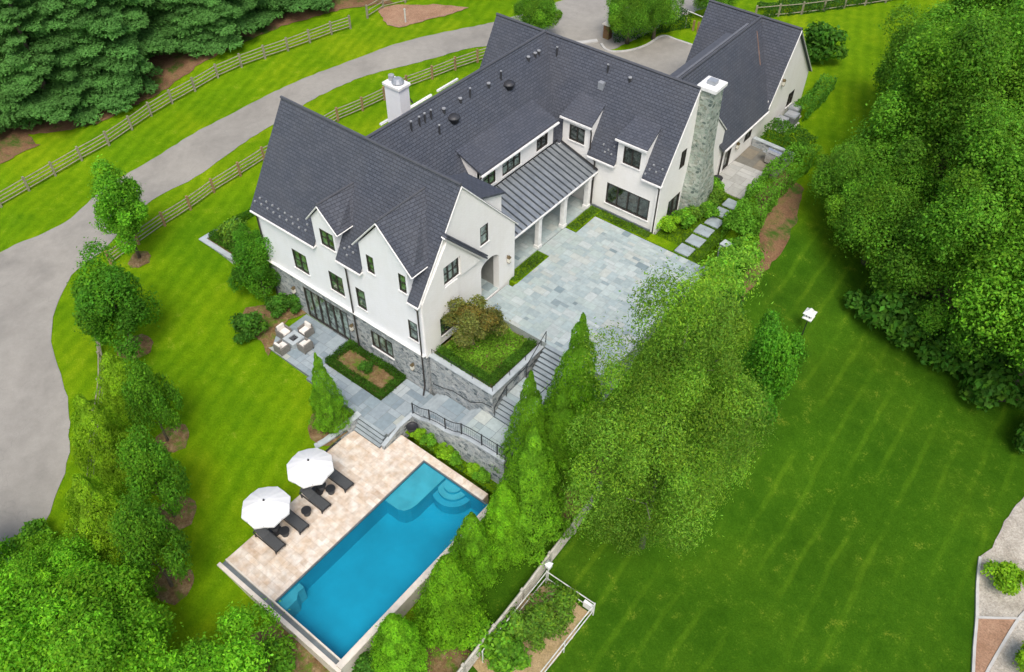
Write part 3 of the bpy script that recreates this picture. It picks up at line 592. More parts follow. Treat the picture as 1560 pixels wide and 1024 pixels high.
# porch: metal roof, beam, columns
m=M(); ya,yb=31.75,41.08
m.slab([(-28.1,ya,8.46),(-28.1,yb,8.46),(-24.72,yb,7.34),(-24.72,ya,7.34)],.07)
mr=H(m,'metal_roof','seam_metal'); m=M()
for i in range(20):
    y=ya+.08+i*(yb-ya-.16)/19; m.add([(-28.05,y-.03,8.45),(-28.05,y+.03,8.45),(-24.73,y+.03,7.35),(-24.73,y-.03,7.35),(-28.05,y-.03,8.54),(-28.05,y+.03,8.54),(-24.73,y+.03,7.44),(-24.73,y-.03,7.44)],[(0,3,2,1),(4,5,6,7),(0,1,5,4),(1,2,6,5),(2,3,7,6),(3,0,4,7)])
H(m,'standing_seams','seam_dark',mr)  # darker metal stands in for the shadow each seam casts
m=M(); m.box(-28.1,-27.98,ya,yb,8.44,8.58); m.box(-28.1,-24.7,yb-.06,yb+.02,7.2,7.3); m.add([(-28.1,yb-.1,8.5),(-28.1,yb+.01,8.5),(-24.7,yb+.01,7.4),(-24.7,yb-.1,7.4),(-28.1,yb-.1,8.62),(-28.1,yb+.01,8.62),(-24.7,yb+.01,7.5),(-24.7,yb-.1,7.5)],[(0,3,2,1),(4,5,6,7),(0,1,5,4),(1,2,6,5),(2,3,7,6),(3,0,4,7)]); H(m,'flashing','dark_iron')
m=M(); m.box(-25.2,-24.86,ya,yb,6.92,7.22); H(m,'porch_beam','cream_brick')
m=M(); m.box(-24.8,-24.66,ya,yb,7.2,7.32); H(m,'gutter','white_trim',None,.02)
for y in (34.92,37.72,40.52):
    m=M(); m.box(-25.2,-24.88,y-.17,y+.17,4.5,6.92); m.box(-25.24,-24.84,y-.21,y+.21,4.5,4.75); m.box(-25.23,-24.85,y-.2,y+.2,6.78,6.915); H(m,'porch_column','white_trim',None,.01)
m=M(); m.box(-28.0,-24.9,ya,yb,7.1,7.15); H(m,'porch_ceiling','beige_inner')
# --- right wing
RPK,RZ2,RE=44.1,13.9,8.5; KR=(RZ2-RE)/(RPK-40.85)
def rz_(y): return RE+(y-40.85)*KR
cut=[(-27.72,-25.55),(-23.32,-21.25)]
roof([(-35.9,41.35,rz_(41.35)),(-19.75,41.35,rz_(41.35)),(-19.75,RPK,RZ2),(-35.9,RPK,RZ2)])
for x0,x1 in ((-35.9,-27.75),(-25.52,-23.35),(-21.22,-19.75)):
    roof([(x0,40.85,RE),(x1,40.85,RE),(x1,41.35,rz_(41.35)),(x0,41.35,rz_(41.35))],'eave_course')
roof([(-35.9,RPK,RZ2),(-19.75,RPK,RZ2),(-19.75,49.55,8.45),(-35.9,49.55,8.45)])
m=M(); m.tube([(-35.9,RPK,RZ2+.03),(-19.75,RPK,RZ2+.03)],.09,6); H(m,'ridge_cap','slate_cap')
for x0,x1 in ((-28,-27.75),(-25.52,-23.35),(-21.22,-19.7)):
    m=M(); m.box(x0,x1,40.76,41.06,RE-.24,RE-.12); H(m,'gutter','white_trim',None,.02)
BWN=(-23.88,-20.5,5.14,6.78)
fR=fV(41.1); dw=[(-27.22,-25.98,8.84,10.0),(-22.9,-21.6,8.76,10.04)]
H(panel(fR,[(-28.0,4.0),(-19.83,4.0),(-19.83,8.45),(-21.22,8.45),(-21.22,10.4),(-23.36,10.4),(-23.36,8.45),(-25.5,8.45),(-25.5,10.4),(-27.76,10.4),(-27.76,8.45),(-28.0,8.45)],[rect(*BWN)]+[rect(*q) for q in dw],.3),'wall','cream_brick')
win(fR,*BWN,nx=4,nz=1,pane='glass_dark',fw=.07)
for q in dw: win(fR,*q,nx=2,nz=1)
m=M(); m.box(-24.9,-19.8,41.0,41.1,4.0,4.55); H(m,'stone_base','riser_dark')
for x0,x1,bl,br in ((-27.9,-25.42,(-27.55,42.65,11.5),(-25.5,42.65,11.45)),(-23.5,-21.14,(-23.1,42.7,11.52),(-21.2,42.68,11.45))):
    m=M(); m.slab([(x0,40.95,10.52),(x1,40.95,10.5),br,bl],.13); o=H(m,'dormer_roof','slate')
    t=M(); t.box(x0-.02,x1+.02,40.86,40.98,10.3,10.42); H(t,'dormer_gutter','white_trim',o)
    for x in (x0+.14,x1-.22):
        c=M(); c.slab([(x,41.12,8.4),(x,41.12,10.4),(x,42.4,11.05)],.12,(1,0,0)); H(c,'dormer_cheek','cream_brick')
H(panel(fU(-35.7,-1),[(41.1,2.5),(49.4,2.5),(49.4,8.4),(RPK,13.75),(41.1,8.5)],[],.3),'wall','white_brick')
H(panel(fV(49.4,-1),rect(-35.38,-20.12,3.5,8.4),[],.3),'wall','white_brick')
gw2=[(43.14,43.84,8.43,9.78),(42.45,43.98,4.7,6.25)]
H(panel(fU(-19.8),[(40.98,3.5),(49.5,3.5),(49.5,8.36),(RPK+.02,13.76),(40.98,8.5)],[rect(*q) for q in gw2],.3),'wall','cream_brick')
for q in gw2: win(fU(-19.8),*q,nx=2,nz=1,sill=False)
m=M(); m.tube([(-19.74,40.85,8.4),(-19.74,RPK,13.78)],.045,6); m.tube([(-19.74,RPK,13.78),(-19.74,49.6,8.36)],.045,6); H(m,'verge_trim','white_trim')
# stone chimney on the right gable
m=M(); v=[]
lv=[(3.0,44.1,46.7,-18.5),(6.2,44.2,46.5,-18.6),(7.6,44.35,46.2,-18.75),(9.0,44.45,45.9,-18.85),(13.8,44.25,45.45,-18.85)]
for z,y0,y1,u1 in lv: v+=[(-19.85,y0,z),(u1,y0,z),(u1,y1,z),(-19.85,y1,z)]
fs=[]
for i in range(len(lv)-1):
    for k in range(4): fs.append((i*4+k,i*4+(k+1)%4,i*4+4+(k+1)%4,i*4+4+k))
m.add(v,fs+[(3,2,1,0),(16,17,18,19)]); ch=H(m,'stone_chimney','green_stone')
m=M(); m.box(-20.05,-18.7,44.1,45.6,13.8,14.05); H(m,'chimney_cap','white_trim',ch,.02)
m=M(); m.box(-19.65,-19.1,44.6,45.1,14.05,14.3); H(m,'chimney_flue','grey_metal',ch)
# white chimney on the far side
m=M(); m.box(-36.7,-35.4,33.6,34.5,3,12.75); m.box(-36.6,-36.0,33.62,34.4,12.75,13.0); wc=H(m,'white_chimney','white_brick')
m=M(); m.box(-36.8,-35.3,33.5,34.6,12.75,12.95); H(m,'chimney_cap','white_trim',wc,.02)
m=M(); m.lathe([(.42,0),(.42,.06),(.30,.25),(.22,.3)],(-35.9,34.05,13.0),12); H(m,'chimney_flue','grey_metal',wc)
m=M(); m.lathe([(.2,0),(.2,.35),(.14,.38)],(-36.45,34.05,13.0),10); H(m,'chimney_pot','pipe_light',wc)
# white parapet of the low bay beyond the ridge
for px0,px1 in (((578,188),(600,177)),((622,163),(656,143)),((665,137),(697,119))):
    a=ZP(*px0,8.3); b=ZP(*px1,8.3)
    m=M(); m.box(min(a.x,b.x)-.0,min(a.x,b.x)+.14,a.y,b.y,8.16,8.3); H(m,'parapet','white_trim')
bx=max(ZP(q[0],q[1],8.3).x for q in ((578,188),(622,163),(665,137)))+.15
m=M(); m.box(bx,-34.9,33.0,41.0,3.0,8.0); H(m,'bay_wall','white_brick')
# --- link range and garage
CX,CZ,CE,CW=-22.8,12.1,-19.5,-26.1
KC=(CZ-6.85)/(CE-CX)
roof([(CX,45.2,CZ),(CX,59.3,CZ),(CE,56.5,6.85),(CE,49.4,6.85),(-21.1,47.6,9.5)],'link_roof')
roof([(CX,45.2,CZ),(CX,59.3,CZ),(CW,56.5,6.85),(CW,47,6.85)],'link_roof')
m=M(); m.tube([(CX,46.2,CZ+.03),(CX,59.2,CZ+.03)],.09,6); H(m,'ridge_cap','slate_cap')
GP,GZ=59.3,12.1
m=M(); m.slab([(-22.95,46.4,12.16),(-22.95,57.6,12.16),(-23.12,57.6,12.16),(-23.12,46.4,12.16)],.12); H(m,'ridge_flashing','flash_grey')
m=M(); m.slab([(-23.12,46.8,12.0),(-23.12,55.6,12.0),(-23.75,55.6,11.95),(-23.75,46.8,11.95)],.5); H(m,'flat_roof_strip','slate_cap')
roof([(-27.2,56.4,6.85),(-19.55,56.4,6.85),(-19.55,GP,GZ),(-27.2,GP,GZ)],'garage_roof')
roof([(-27.2,GP,GZ),(-19.55,GP,GZ),(-19.55,64.3,6.85),(-27.2,64.3,6.85)],'garage_roof')
m=M(); m.tube([(-27.2,GP,GZ+.03),(-19.55,GP,GZ+.03)],.09,6); H(m,'ridge_cap','slate_cap')
cw=[(53.55,54.7,5.3,6.5)]; cd=(50.5,51.45,4.4,6.5)
H(panel(fU(-19.78),rect(49.5,56.45,3.2,6.85),[rect(*cw[0]),rect(*cd)],.3),'wall','cream_brick')
win(fU(-19.78),*cw[0],nx=2,nz=1,sill=False); win(fU(-19.78),*cd,nx=1,nz=1,name='side_door',sill=False,pane='glass_dark',fw=.12)
H(panel(fU(-19.76),[(56.45,3.2),(64.2,3.2),(64.2,6.9),(GP,12.0),(56.45,6.95)],[rect(60.9,62.0,4.9,6.1)],.3),'garage_wall','cream_brick')
win(fU(-19.76),60.9,62.0,4.9,6.1,2,2)
H(panel(fU(-27.0,-1),[(56.5,3),(64.2,3),(64.2,6.9),(GP,11.95),(56.5,6.9)],[],.3),'garage_wall','white_brick')
H(panel(fV(64.2,-1),rect(-26.7,-20.08,3,6.8),[],.3),'garage_wall','white_brick')
H(panel(fV(56.5),rect(-27.0,-25.9,3,6.8),[],.3),'garage_wall','white_brick')
H(panel(fU(-25.9,-1),rect(49.4,56.5,3,6.85),[],.3),'wall','white_brick')
m=M(); m.tube([(-19.54,56.4,6.75),(-19.54,GP,12.0),(-19.54,64.3,6.75)],.045,6); H(m,'verge_trim','white_trim')
m=M(); m.box(-19.5,-19.38,49.5,56.45,6.66,6.78); H(m,'gutter','white_trim',None,.02)
# copper-stained valley on the garage roof
m=M(); a=onplane(1153,48,(CX,0,CZ),(KC,0,1)); b=onplane(1158,100,(CX,0,CZ),(KC,0,1)); m.tube([a+Vector((0,0,.03)),b+Vector((0,0,.03))],.04,5); 
MATS['rust']=simple('rust',(.17,.105,.08),.8,0,.3); H(m,'valley_flashing','rust')
# downspouts
def spout(pts,mat='bronze'): m=M(); m.tube(pts,.055,6); H(m,'downspout',mat)
spout([(-38.3,23.05,8.0),(-38.3,23.18,7.7),(-38.3,23.18,.8)]); spout([(-30.35,23.02,8.05),(-30.35,23.16,7.7),(-30.35,23.16,.85)]); spout([(-24.62,22.98,8.0),(-24.62,23.12,7.7),(-24.62,23.12,1.4),(-24.5,22.8,.9)])
spout([(-24.95,40.8,8.3),(-24.95,40.98,8.0),(-24.95,40.98,4.5)]); spout([(-19.92,40.78,8.3),(-19.92,40.98,8.0),(-19.92,40.98,4.4)]); spout([(-19.68,49.75,6.7),(-19.68,49.75,4.4)])
spout([(-27.7,32.6,10.2),(-27.86,32.45,9.9),(-27.86,32.45,8.6)]); spout([(-25.42,40.9,10.3),(-25.42,41.0,10.0),(-25.42,41.0,8.8)])
spout([(-36.0,34.4,12.6),(-35.3,34.62,11.5)],'dark_iron')
# lanterns
def lantern(x,y,z,n):
    m=M(); nx,ny=n; m.box(x-.09+nx*.14,x+.09+nx*.14,y-.09+ny*.14,y+.09+ny*.14,z-.22,z+.2); m.lathe([(.16,.2),(.02,.36)],(x+nx*.14,y+ny*.14,z),4,PI/4); m.box(x-.03,x+.03+nx*.12,y-.03+ny*.1,y+.03,z+.22,z+.3); o=H(m,'wall_lantern','lantern_brass')
    g=M(); g.box(x-.095+nx*.14,x+.095+nx*.14,y-.095+ny*.14,y+.095+ny*.14,z-.16,z+.12); H(g,'lantern_glass','lamp_glass',o)
lantern(-24.5,31.0,6.35,(1,0)); lantern(-36.2,23.3,2.6,(0,-1)); lantern(-30.8,23.3,2.5,(0,-1)); lantern(-25.6,23.3,2.4,(0,-1)); lantern(-19.78,52.2,5.75,(1,0)); lantern(-19.76,58.6,8.1,(1,0))
# roof pipes and vents
KM=1.53; pM=((-31.6,0,14.0),(KM,0,1)); pR=((0,40.85,RE),(0,-KR,1)); pL=((0,23.05,8.2),(0,-KL,1))
def z2(x,y): return 400+x/3.391,y/3.391
def z4(x,y): return 840+x/3.0125,60+y/3.0125
def z1(x,y): return 360+x/3.658,130+y/3.658
def pipe(p,h=.55,r=.06):
    m=M(); m.tube([p-Vector((0,0,.1)),p+Vector((0,0,h))],r,8); o=H(m,'vent_pipe','pipe_dark'); t=M(); t.tube([p+Vector((0,0,h)),p+Vector((0,0,h+.06))],r*1.25,8); H(t,'pipe_collar','pipe_light',o)
for q in ((770,672),(812,648),(840,630),(872,612),(915,690),(1073,500),(1232,410)): pipe(onplane(*z2(*q),*pM))
for q in ((937,578),(1022,525),(1168,447),(1373,310),(1408,290),(1427,278)): pipe(onplane(*z2(*q),*pM),.2,.10)
for q in ((988,618),(1272,445)):
    p=onplane(*z2(*q),*pM); m=M(); m.lathe([(.30,-.15),(.30,.12),(.42,.14),(.40,.22),(.25,.32),(.02,.36)],p,16); H(m,'roof_vent','pipe_dark',None,0,True)
pipe(onplane(*z2(1520,285),*pR)); pipe(onplane(*z4(258,150),*pR),.5); pipe(onplane(*z4(360,190),*pR),.2,.1)
p=onplane(*z4(230,215),*pR); m=M(); m.box(p.x-.2,p.x+.2,p.y-.15,p.y+.15,p.z-.2,p.z+.3); H(m,'roof_vent','grey_metal')
sg=M().box(-.055,.055,-.05,.05,-.04,.075).mesh('snow_guard','pipe_light',.01)
for zf_,pl,L_ in ((z1,pL,[(105,650),(133,632),(140,667),(168,652),(175,690),(202,673),(208,712),(236,693),(243,735),(272,715),(281,755),(309,738),(316,775),(350,797),(345,752),(386,812),(396,780),(604,912),(617,950),(652,935),(630,905)]),(z4,pR,[(240,485),(262,510),(290,495),(275,530),(245,520),(470,580),(480,612),(510,600),(450,600),(430,620)])):
    for q in L_:
        p=onplane(*zf_(*q),*pl); o=link('snow_guard',sg,house); o.location=p+Vector((0,0,.03))-HB
# ------------------------------------------------------------------ retaining walls and planters
def wallseg(name,label,pts,tops,base,w,mat='blue_stone',cap='bluestone_cap',capw=.08,cat='wall'):
    """stone wall along plan points with varying top heights and a coping"""
    c=pts[0]; r=empty(name,(c[0],c[1],base),label,cat); m=M(); k=M(); n=len(pts); A=[];B=[]
    for i,p in enumerate(pts):
        p=Vector((*p,0)); t=(Vector((*pts[min(i+1,n-1)],0))-Vector((*pts[max(i-1,0)],0))).normalized(); s=Vector((-t.y,t.x,0))
        A.append((p,s))
    for mm,hw,z0,z1 in ((m,w/2,None,-.07),(k,w/2+capw/2,-.07,0)):
        v=[];f=[]
        for (p,s),T in zip(A,tops):
            lo=base if z0 is None else T+z0
            for sg_,z in ((1,lo),(-1,lo),(-1,T+z1),(1,T+z1)): q=p+s*hw*sg_; v.append((q.x,q.y,z))
        for i in range(n-1):
            for j in range(4): f.append((i*4+j,i*4+(j+1)%4,i*4+4+(j+1)%4,i*4+4+j))
        f+=[(3,2,1,0),(n*4-4,n*4-3,n*4-2,n*4-1)]; mm.add(v,f)
    m.obj('stone_wall',mat,r,True); k.obj('coping',cap,r,True); return r
# planter beside the entrance gable
pw=empty('stone_planter',(-22.1,25.7,.6),'tall stone planter wall with pale coping holding the green bed at the house corner','planter')
m=M(); m.box(-24.4,-19.6,23.5,23.75,.3,3.93); m.box(-19.85,-19.6,23.75,28.25,.3,3.93); m.obj('stone_wall','blue_stone',pw,True)
m=M(); m.box(-24.4,-19.52,23.42,23.8,3.93,4.02); m.box(-19.9,-19.52,23.8,28.25,3.93,4.02); m.obj('coping','bluestone_cap',pw,True,.01)
m=M(); m.box(-24.36,-19.9,23.8,28.2,1,3.9); m.obj('bed_soil','mulch',pw,True)
# curved retaining wall with railing
WX=[-23.95,-23.3,-22.6,-22.0,-21.3,-20.7,-20.1,-19.4,-18.6,-17.8,-16.9]; WT=[1.05,1.12,1.45,1.6,1.64,1.8,2.15,2.3,2.36,2.4,2.42]
wallseg('retaining_wall','curving stone retaining wall with black railing between walkway and pool bed',[(x,21.32) for x in WX],WT,-.5,.3)
rl=empty('railing',(-20.4,21.32,1.6),'black wrought railing with wavy top rail along the walkway wall above the pool','railing')
m=M(); m.tube([(x,21.32,t+.9) for x,t in zip(WX,WT)],.025,6); m.tube([(x,21.32,t+.12) for x,t in zip(WX,WT)],.018,6); m.obj('rail','dark_iron',rl,True)
m=M()
for x in np.arange(-23.9,-16.9,.14): t=np.interp(x,WX,WT); m.tube([(x,21.32,t+.12),(x,21.32,t+.9)],.008,4)
m.obj('balusters','dark_iron',rl,True)
for x in (-23.95,-22.6,-21.35,-20.1,-18.6,-17.5,-16.92):
    t=np.interp(x,WX,WT); M().box(x-.03,x+.03,21.29,21.35,t-.02,t+.95).obj('post','dark_iron',rl,True)
r2=empty('railing',(-16.9,22.4,2.0),'short black railing closing the end of the walkway landing','railing')
m=M(); m.tube([(-16.9,21.4,2.95),(-16.9,23.4,2.95)],.025,6); m.tube([(-16.9,21.4,2.2),(-16.9,23.4,2.2)],.018,6); m.obj('rail','dark_iron',r2,True)
m=M(); [m.tube([(-16.9,y,2.2),(-16.9,y,2.95)],.008,4) for y in np.arange(21.5,23.4,.14)]; m.obj('balusters','dark_iron',r2,True)
# stair railings
hr=empty('handrail',(-19.45,26,2.2),'dark handrail climbing beside the planter along the stone stairs','handrail')
m=M(); m.tube([(-19.45,23.5,2.95),(-19.45,24.55,3.8),(-19.45,26.4,3.85),(-19.45,28.3,5.3)],.025,6); m.obj('rail','dark_iron',hr,True)
for y,z in ((23.5,2.02),(24.6,2.9),(26.45,2.95),(28.3,4.4)): M().tube([(-19.45,y,z),(-19.45,y,z+.92)],.025,6).obj('post','dark_iron',hr,True)
hr=empty('handrail',(-17.6,26,2.2),'dark handrail on the tree side of the stone stairs','handrail')
m=M(); m.tube([(-17.6,24.5,3.8),(-17.6,26.4,3.85),(-17.6,28.3,5.3)],.025,6); m.obj('rail','dark_iron',hr,True)
for y,z in ((24.5,2.9),(26.45,2.95),(28.3,4.4)): M().tube([(-17.6,y,z),(-17.6,y,z+.92)],.025,6).obj('post','dark_iron',hr,True)
hr=empty('handrail',(-22,23.45,1.4),'thin dark handrail fixed along the base of the planter wall','handrail')
m=M(); m.tube([(-24.2,23.42,1.65),(-23.4,23.42,1.85),(-22.6,23.42,2.15),(-21.2,23.42,2.15),(-20.3,23.42,2.8),(-19.6,23.42,2.9)],.022,6); m.obj('rail','dark_iron',hr,True)
for x,z in ((-24.2,1.65),(-22.6,2.15),(-21.2,2.15),(-19.7,2.89)): M().tube([(x,23.42,z),(x,23.52,z-.05)],.015,5).obj('bracket','dark_iron',hr,True)
hr=empty('fence_rail',(-22,23.6,4.0),'low thin iron guard edging the planter bed','guard rail')
m=M(); m.tube([(-24.3,23.65,4.42),(-19.7,23.65,4.42),(-19.7,28.2,4.42)],.018,5); m.obj('rail','dark_iron',hr,True)
for x,y in [(-24.3,23.65),(-22.8,23.65),(-21.2,23.65),(-19.7,23.65),(-19.7,25.2),(-19.7,26.7),(-19.7,28.2)]: M().tube([(x,y,4.0),(x,y,4.45)],.018,5).obj('post','dark_iron',hr,True)
# walls carrying the courtyard and the stairs
wallseg('retaining_wall','stone retaining wall under the courtyard edge behind the conifers',[(-17.55,28.15),(-15.3,28.15),(-15.3,40.3)],[4.5]*3,0,.3)
wallseg('retaining_wall','stone side wall of the stairs on the tree side',[(-17.6,23.5),(-17.6,24.5),(-17.6,26.5),(-17.6,28.0)],[2.2,3.0,3.0,4.4],0,.2)
w0=G(494,681); wallseg('retaining_wall','low curved bluestone wall beside the mulch ring and pool steps',[(-26.55,19.4),(-26.62,18.6),(-26.75,17.8),(-26.95,16.9),(-27.2,16.3)],[.95,.85,.65,.45,.3],-.6,.32)
wallseg('retaining_wall','stone cheek wall between the pool steps and the planted bed',[(-24.1,18.8),(-24.1,20.2),(-24.0,21.3)],[.35,.84,.98],-.6,.2)
# planter at the far left end of the house
pl2=empty('stone_planter',(-42,25,.6),'long low stone planter with pale coping at the left end of the house','planter')
m=M(); m.box(-46.6,-43.0,23.25,23.5,.2,1.52); m.box(-46.6,-46.35,23.5,29.2,.2,1.52); m.obj('stone_wall','blue_stone',pl2,True)
m=M(); m.box(-46.66,-43.0,23.18,23.58,1.52,1.62); m.box(-46.66,-46.28,23.58,24.6,1.52,1.62); m.obj('coping','bluestone_cap',pl2,True,.01)
m=M(); m.box(-46.3,-38.45,23.6,29.2,.2,1.5); m.obj('bed_soil','soil',pl2,True)
# low wall behind the grill, pillar at the hedge
wallseg('garden_wall','low grey stone wall behind the barbecue grill',[(-19.7,55.25),(-16.3,55.05)],[5.0,5.0],3.5,.3)
wallseg('stone_pier','short grey stone pier with flat cap beside the stepping stones',[(-15.5,42.4),(-14.6,42.3)],[5.1,5.1],3.2,.55,cat='pier')
# planting frame walls: patio bed hedge is further down
# stepping stones
for i in range(6):
    y=40.4+i*1.29; w=.52+.02*((i*7)%3)
    m=M(); m.box(-w,w,-.5,.5,-.08,.06); me=m.mesh('stepping_stone','bluestone_tread',.015)
    o=link('stepping_stone',me); o.location=(-17.3+(.05 if i%2 else -.03),y+.5,4.36); o.rotation_euler=(0,0,R((i*37%5)-2)*.4)
    props(o,['pale square stepping stone touching the courtyard edge','second stepping stone from the courtyard, in the grass','third stepping stone from the courtyard, next to the stone pier','fourth stepping stone from the courtyard, past the stone pier','second to last stepping stone before the grill terrace','last stepping stone, touching the grill terrace'][i],'stepping stone','stepping stones beside the stone chimney')
# ------------------------------------------------------------------ furniture
def copy_tree(root,loc,rz,label):
    r=root.copy(); col.objects.link(r); r.location=loc; r.rotation_euler=(0,0,rz); r['label']=label
    for ch in root.children:
        c=ch.copy(); col.objects.link(c); c.parent=r
        for g in ch.children: d=g.copy(); col.objects.link(d); d.parent=c
    return r
def lounger():
    r=empty('sun_lounger',(0,0,0),'x','sun lounger','sun loungers on the pool deck')
    m=M()
    for y in (-.3,.3): m.box(-.95,.98,y-.025,y+.025,.27,.33)
    m.box(-.97,-.92,-.3,.3,.27,.33); m.box(.93,.98,-.3,.3,.27,.33); m.obj('frame','dark_iron',r,False,.006)
    m=M(); m.box(-.2,.94,-.27,.27,.325,.365); m.obj('seat','charcoal_weave',r,False,.01)
    m=M(); m.slab([(-.2,-.27,.37),(-.2,.27,.37),(-.9,.27,.62),(-.9,-.27,.62)],.04); m.obj('backrest','charcoal_weave',r,False,.01)
    m=M(); m.slab([(-.72,-.2,.60),(-.72,.2,.60),(-.9,.2,.665),(-.9,-.2,.665)],.05); m.obj('head_cushion','charcoal_weave',r,False,.015)
    for x in (-.8,.85):
        for y in (-.3,.3): M().box(x-.03,x+.03,y-.03,y+.03,0,.28).obj('leg','dark_iron',r)
    return r
L0=lounger(); spots=[((-24.55,10.62,0),0,'dark lounger farthest from the stone steps, with its head under the nearer umbrella'),((-24.45,12.2,0),0,'second dark lounger, between the nearer umbrella and the lone side table'),((-24.5,13.85,0),0,'third dark lounger, just past the lone side table'),((-24.5,15.6,0),0,'dark lounger nearest the stone steps, beyond the far umbrella')]
for i,(l,a,t) in enumerate(spots):
    if i==0: L0.location=l; L0['label']=t
    else: copy_tree(L0,l,a,t)
def side_table():
    r=empty('side_table',(0,0,0),'x','side table','round dark side tables by the loungers')
    M().lathe([(.14,0),(.19,.05),(.2,.2),(.16,.4)],seg=14).obj('base','charcoal_weave',r,False,0,True)
    M().lathe([(.27,.40),(.28,.41),(.28,.44),(.27,.45)],seg=20).obj('table_top','dark_iron',r); return r
T0=side_table(); ts=[((-24.85,11.28,0),'round dark table half under the nearer umbrella edge'),((-24.2,11.4,0),'round dark table in the open between first and second lounger'),((-24.25,13.0,0),'lone round dark table between second and third lounger'),((-24.85,14.65,0),'round dark table tucked at the edge of the far umbrella'),((-24.25,14.8,0),'round dark table in the open between third and fourth lounger')]
for i,(l,t) in enumerate(ts):
    if i==0: T0.location=l; T0['label']=t
    else: copy_tree(T0,l,0,t)
def umbrella():
    r=empty('umbrella',(0,0,0),'x','umbrella','white umbrellas on the pool deck')
    m=M(); n=8; R_=1.32; rings=[(0.0,2.95),(.35,2.88),(.7,2.74),(1.02,2.58),(R_,2.42)]; n0=0
    v=[(0,0,2.97)]; f=[]
    for j,(rr,z) in enumerate(rings[1:]):
        for k in range(n*4):
            a=2*PI*k/(n*4); u=(k%4)/4; 
            rad=rr*math.cos(PI/n)/math.cos(((a+PI/n)%(2*PI/n))-PI/n) if True else rr
            sag=.05*rr*math.sin(PI*u); v.append((rad*math.cos(a),rad*math.sin(a),z-sag))
    N4=n*4
    for k in range(N4): f.append((0,1+k,1+(k+1)%N4))
    for j in range(3):
        for k in range(N4): f.append((1+j*N4+k,1+(j+1)*N4+k,1+(j+1)*N4+(k+1)%N4,1+j*N4+(k+1)%N4))
    # valance
    b=len(v)
    for k in range(N4): q=v[1+3*N4+k]; v.append((q[0]*1.0,q[1]*1.0,q[2]-.12))
    for k in range(N4): f.append((1+3*N4+k,b+k,b+(k+1)%N4,1+3*N4+(k+1)%N4))
    m.add(v,f); m.obj('canopy','canvas',r)
    M().tube([(0,0,.05),(0,0,3.0)],.03,10).obj('pole','dark_iron',r)
    M().lathe([(.05,2.96),(.06,3.0),(.02,3.1)],seg=10).obj('finial','dark_iron',r)
    M().lathe([(.38,0),(.38,.06),(.1,.09),(.05,.3)],seg=18).obj('base','dark_iron',r)
    for k in range(8):
        a=2*PI*k/8; M().tube([(0,0,2.9),(.7*math.cos(a),.7*math.sin(a),2.68),(1.24*math.cos(a),1.24*math.sin(a),2.40)],.012,4).obj('rib','dark_iron',r)
    return r
U0=umbrella(); U0.location=(-24.85,11.2,0); U0['label']='white octagonal umbrella nearer to the camera, over the first lounger'
copy_tree(U0,(-24.95,14.35,0),R(9),'white octagonal umbrella nearer to the stone steps')
# fire pit set on the patio
fp=empty('fire_pit',(-34.13,21.0,.8),'square pale stone fire pit with dark centre on the patio','fire pit',rz=0)
m=M()
for a,b,c,d in ((-.5,.5,-.5,-.24),(-.5,.5,.24,.5),(-.5,-.24,-.24,.24),(.24,.5,-.24,.24)): m.box(a,b,c,d,0,.42)
m.obj('surround','bluestone_cap',fp); m=M(); m.box(-.24,.24,-.24,.24,0,.33); m.obj('fire_tray','black_rubber',fp)
m=M(); [m.lathe([(.05,.30),(.07,.36),(.03,.4)],(random.uniform(-.18,.18),random.uniform(-.18,.18),0),6) for _ in range(14)]; m.obj('lava_stone','charcoal_weave',fp)
def armchair():
    r=empty('armchair',(0,0,.8),'x','armchair','cushioned armchairs around the fire pit')
    m=M(); m.box(-.36,.36,-.38,-.3,.02,.6); m.box(-.36,.36,.3,.38,.02,.6); m.box(-.38,-.3,-.3,.3,.1,.75); m.box(-.3,.34,-.3,.3,.1,.28); m.obj('frame','wicker_grey',r,False,.01)
    m=M(); m.box(-.28,.36,-.29,.29,.29,.45); m.obj('seat_cushion','cushion',r,False,.04)
    m=M(); m.slab([(-.29,-.28,.45),(-.29,.28,.45),(-.33,.28,.85),(-.33,-.28,.85)],.14,(1,0,0)); m.obj('back_cushion','cushion',r,False,.04)
    for x in (-.33,.31):
        for y in (-.34,.34): M().box(x-.03,x+.03,y-.03,y+.03,0,.1).obj('leg','dark_iron',r)
    return r
A0=armchair(); aa=[((-35.1,21.0,.8),0,'cushioned armchair on the mulch bed side of the fire pit'),((-34.1,22.0,.8),-90,'cushioned armchair on the house side of the fire pit'),((-34.15,20.0,.8),90,'cushioned armchair on the lawn side of the fire pit'),((-33.1,21.05,.8),180,'cushioned armchair on the hedge bed side of the fire pit')]
for i,(l,a,t) in enumerate(aa):
    if i==0: A0.location=l; A0['label']=t; A0.rotation_euler=(0,0,R(a))
    else: copy_tree(A0,l,R(a),t)
# urns
def urn(l,t,mat='dark_iron'):
    r=empty('urn',l,t,'urn'); M().lathe([(.16,0),(.12,.08),(.28,.35),(.33,.55),(.30,.62),(.36,.66),(.33,.68),(.28,.62)],seg=18).obj('bowl',mat,r,False,0,True); M().lathe([(.2,-.02),(.2,.03)],seg=4,ph=PI/4).obj('foot',mat,r)
urn((-23.55,20.75,0),'dark round urn at the foot of the curving retaining wall')
urn((-19.25,48.75,4.36),'dark round pot by the side door of the link wing')
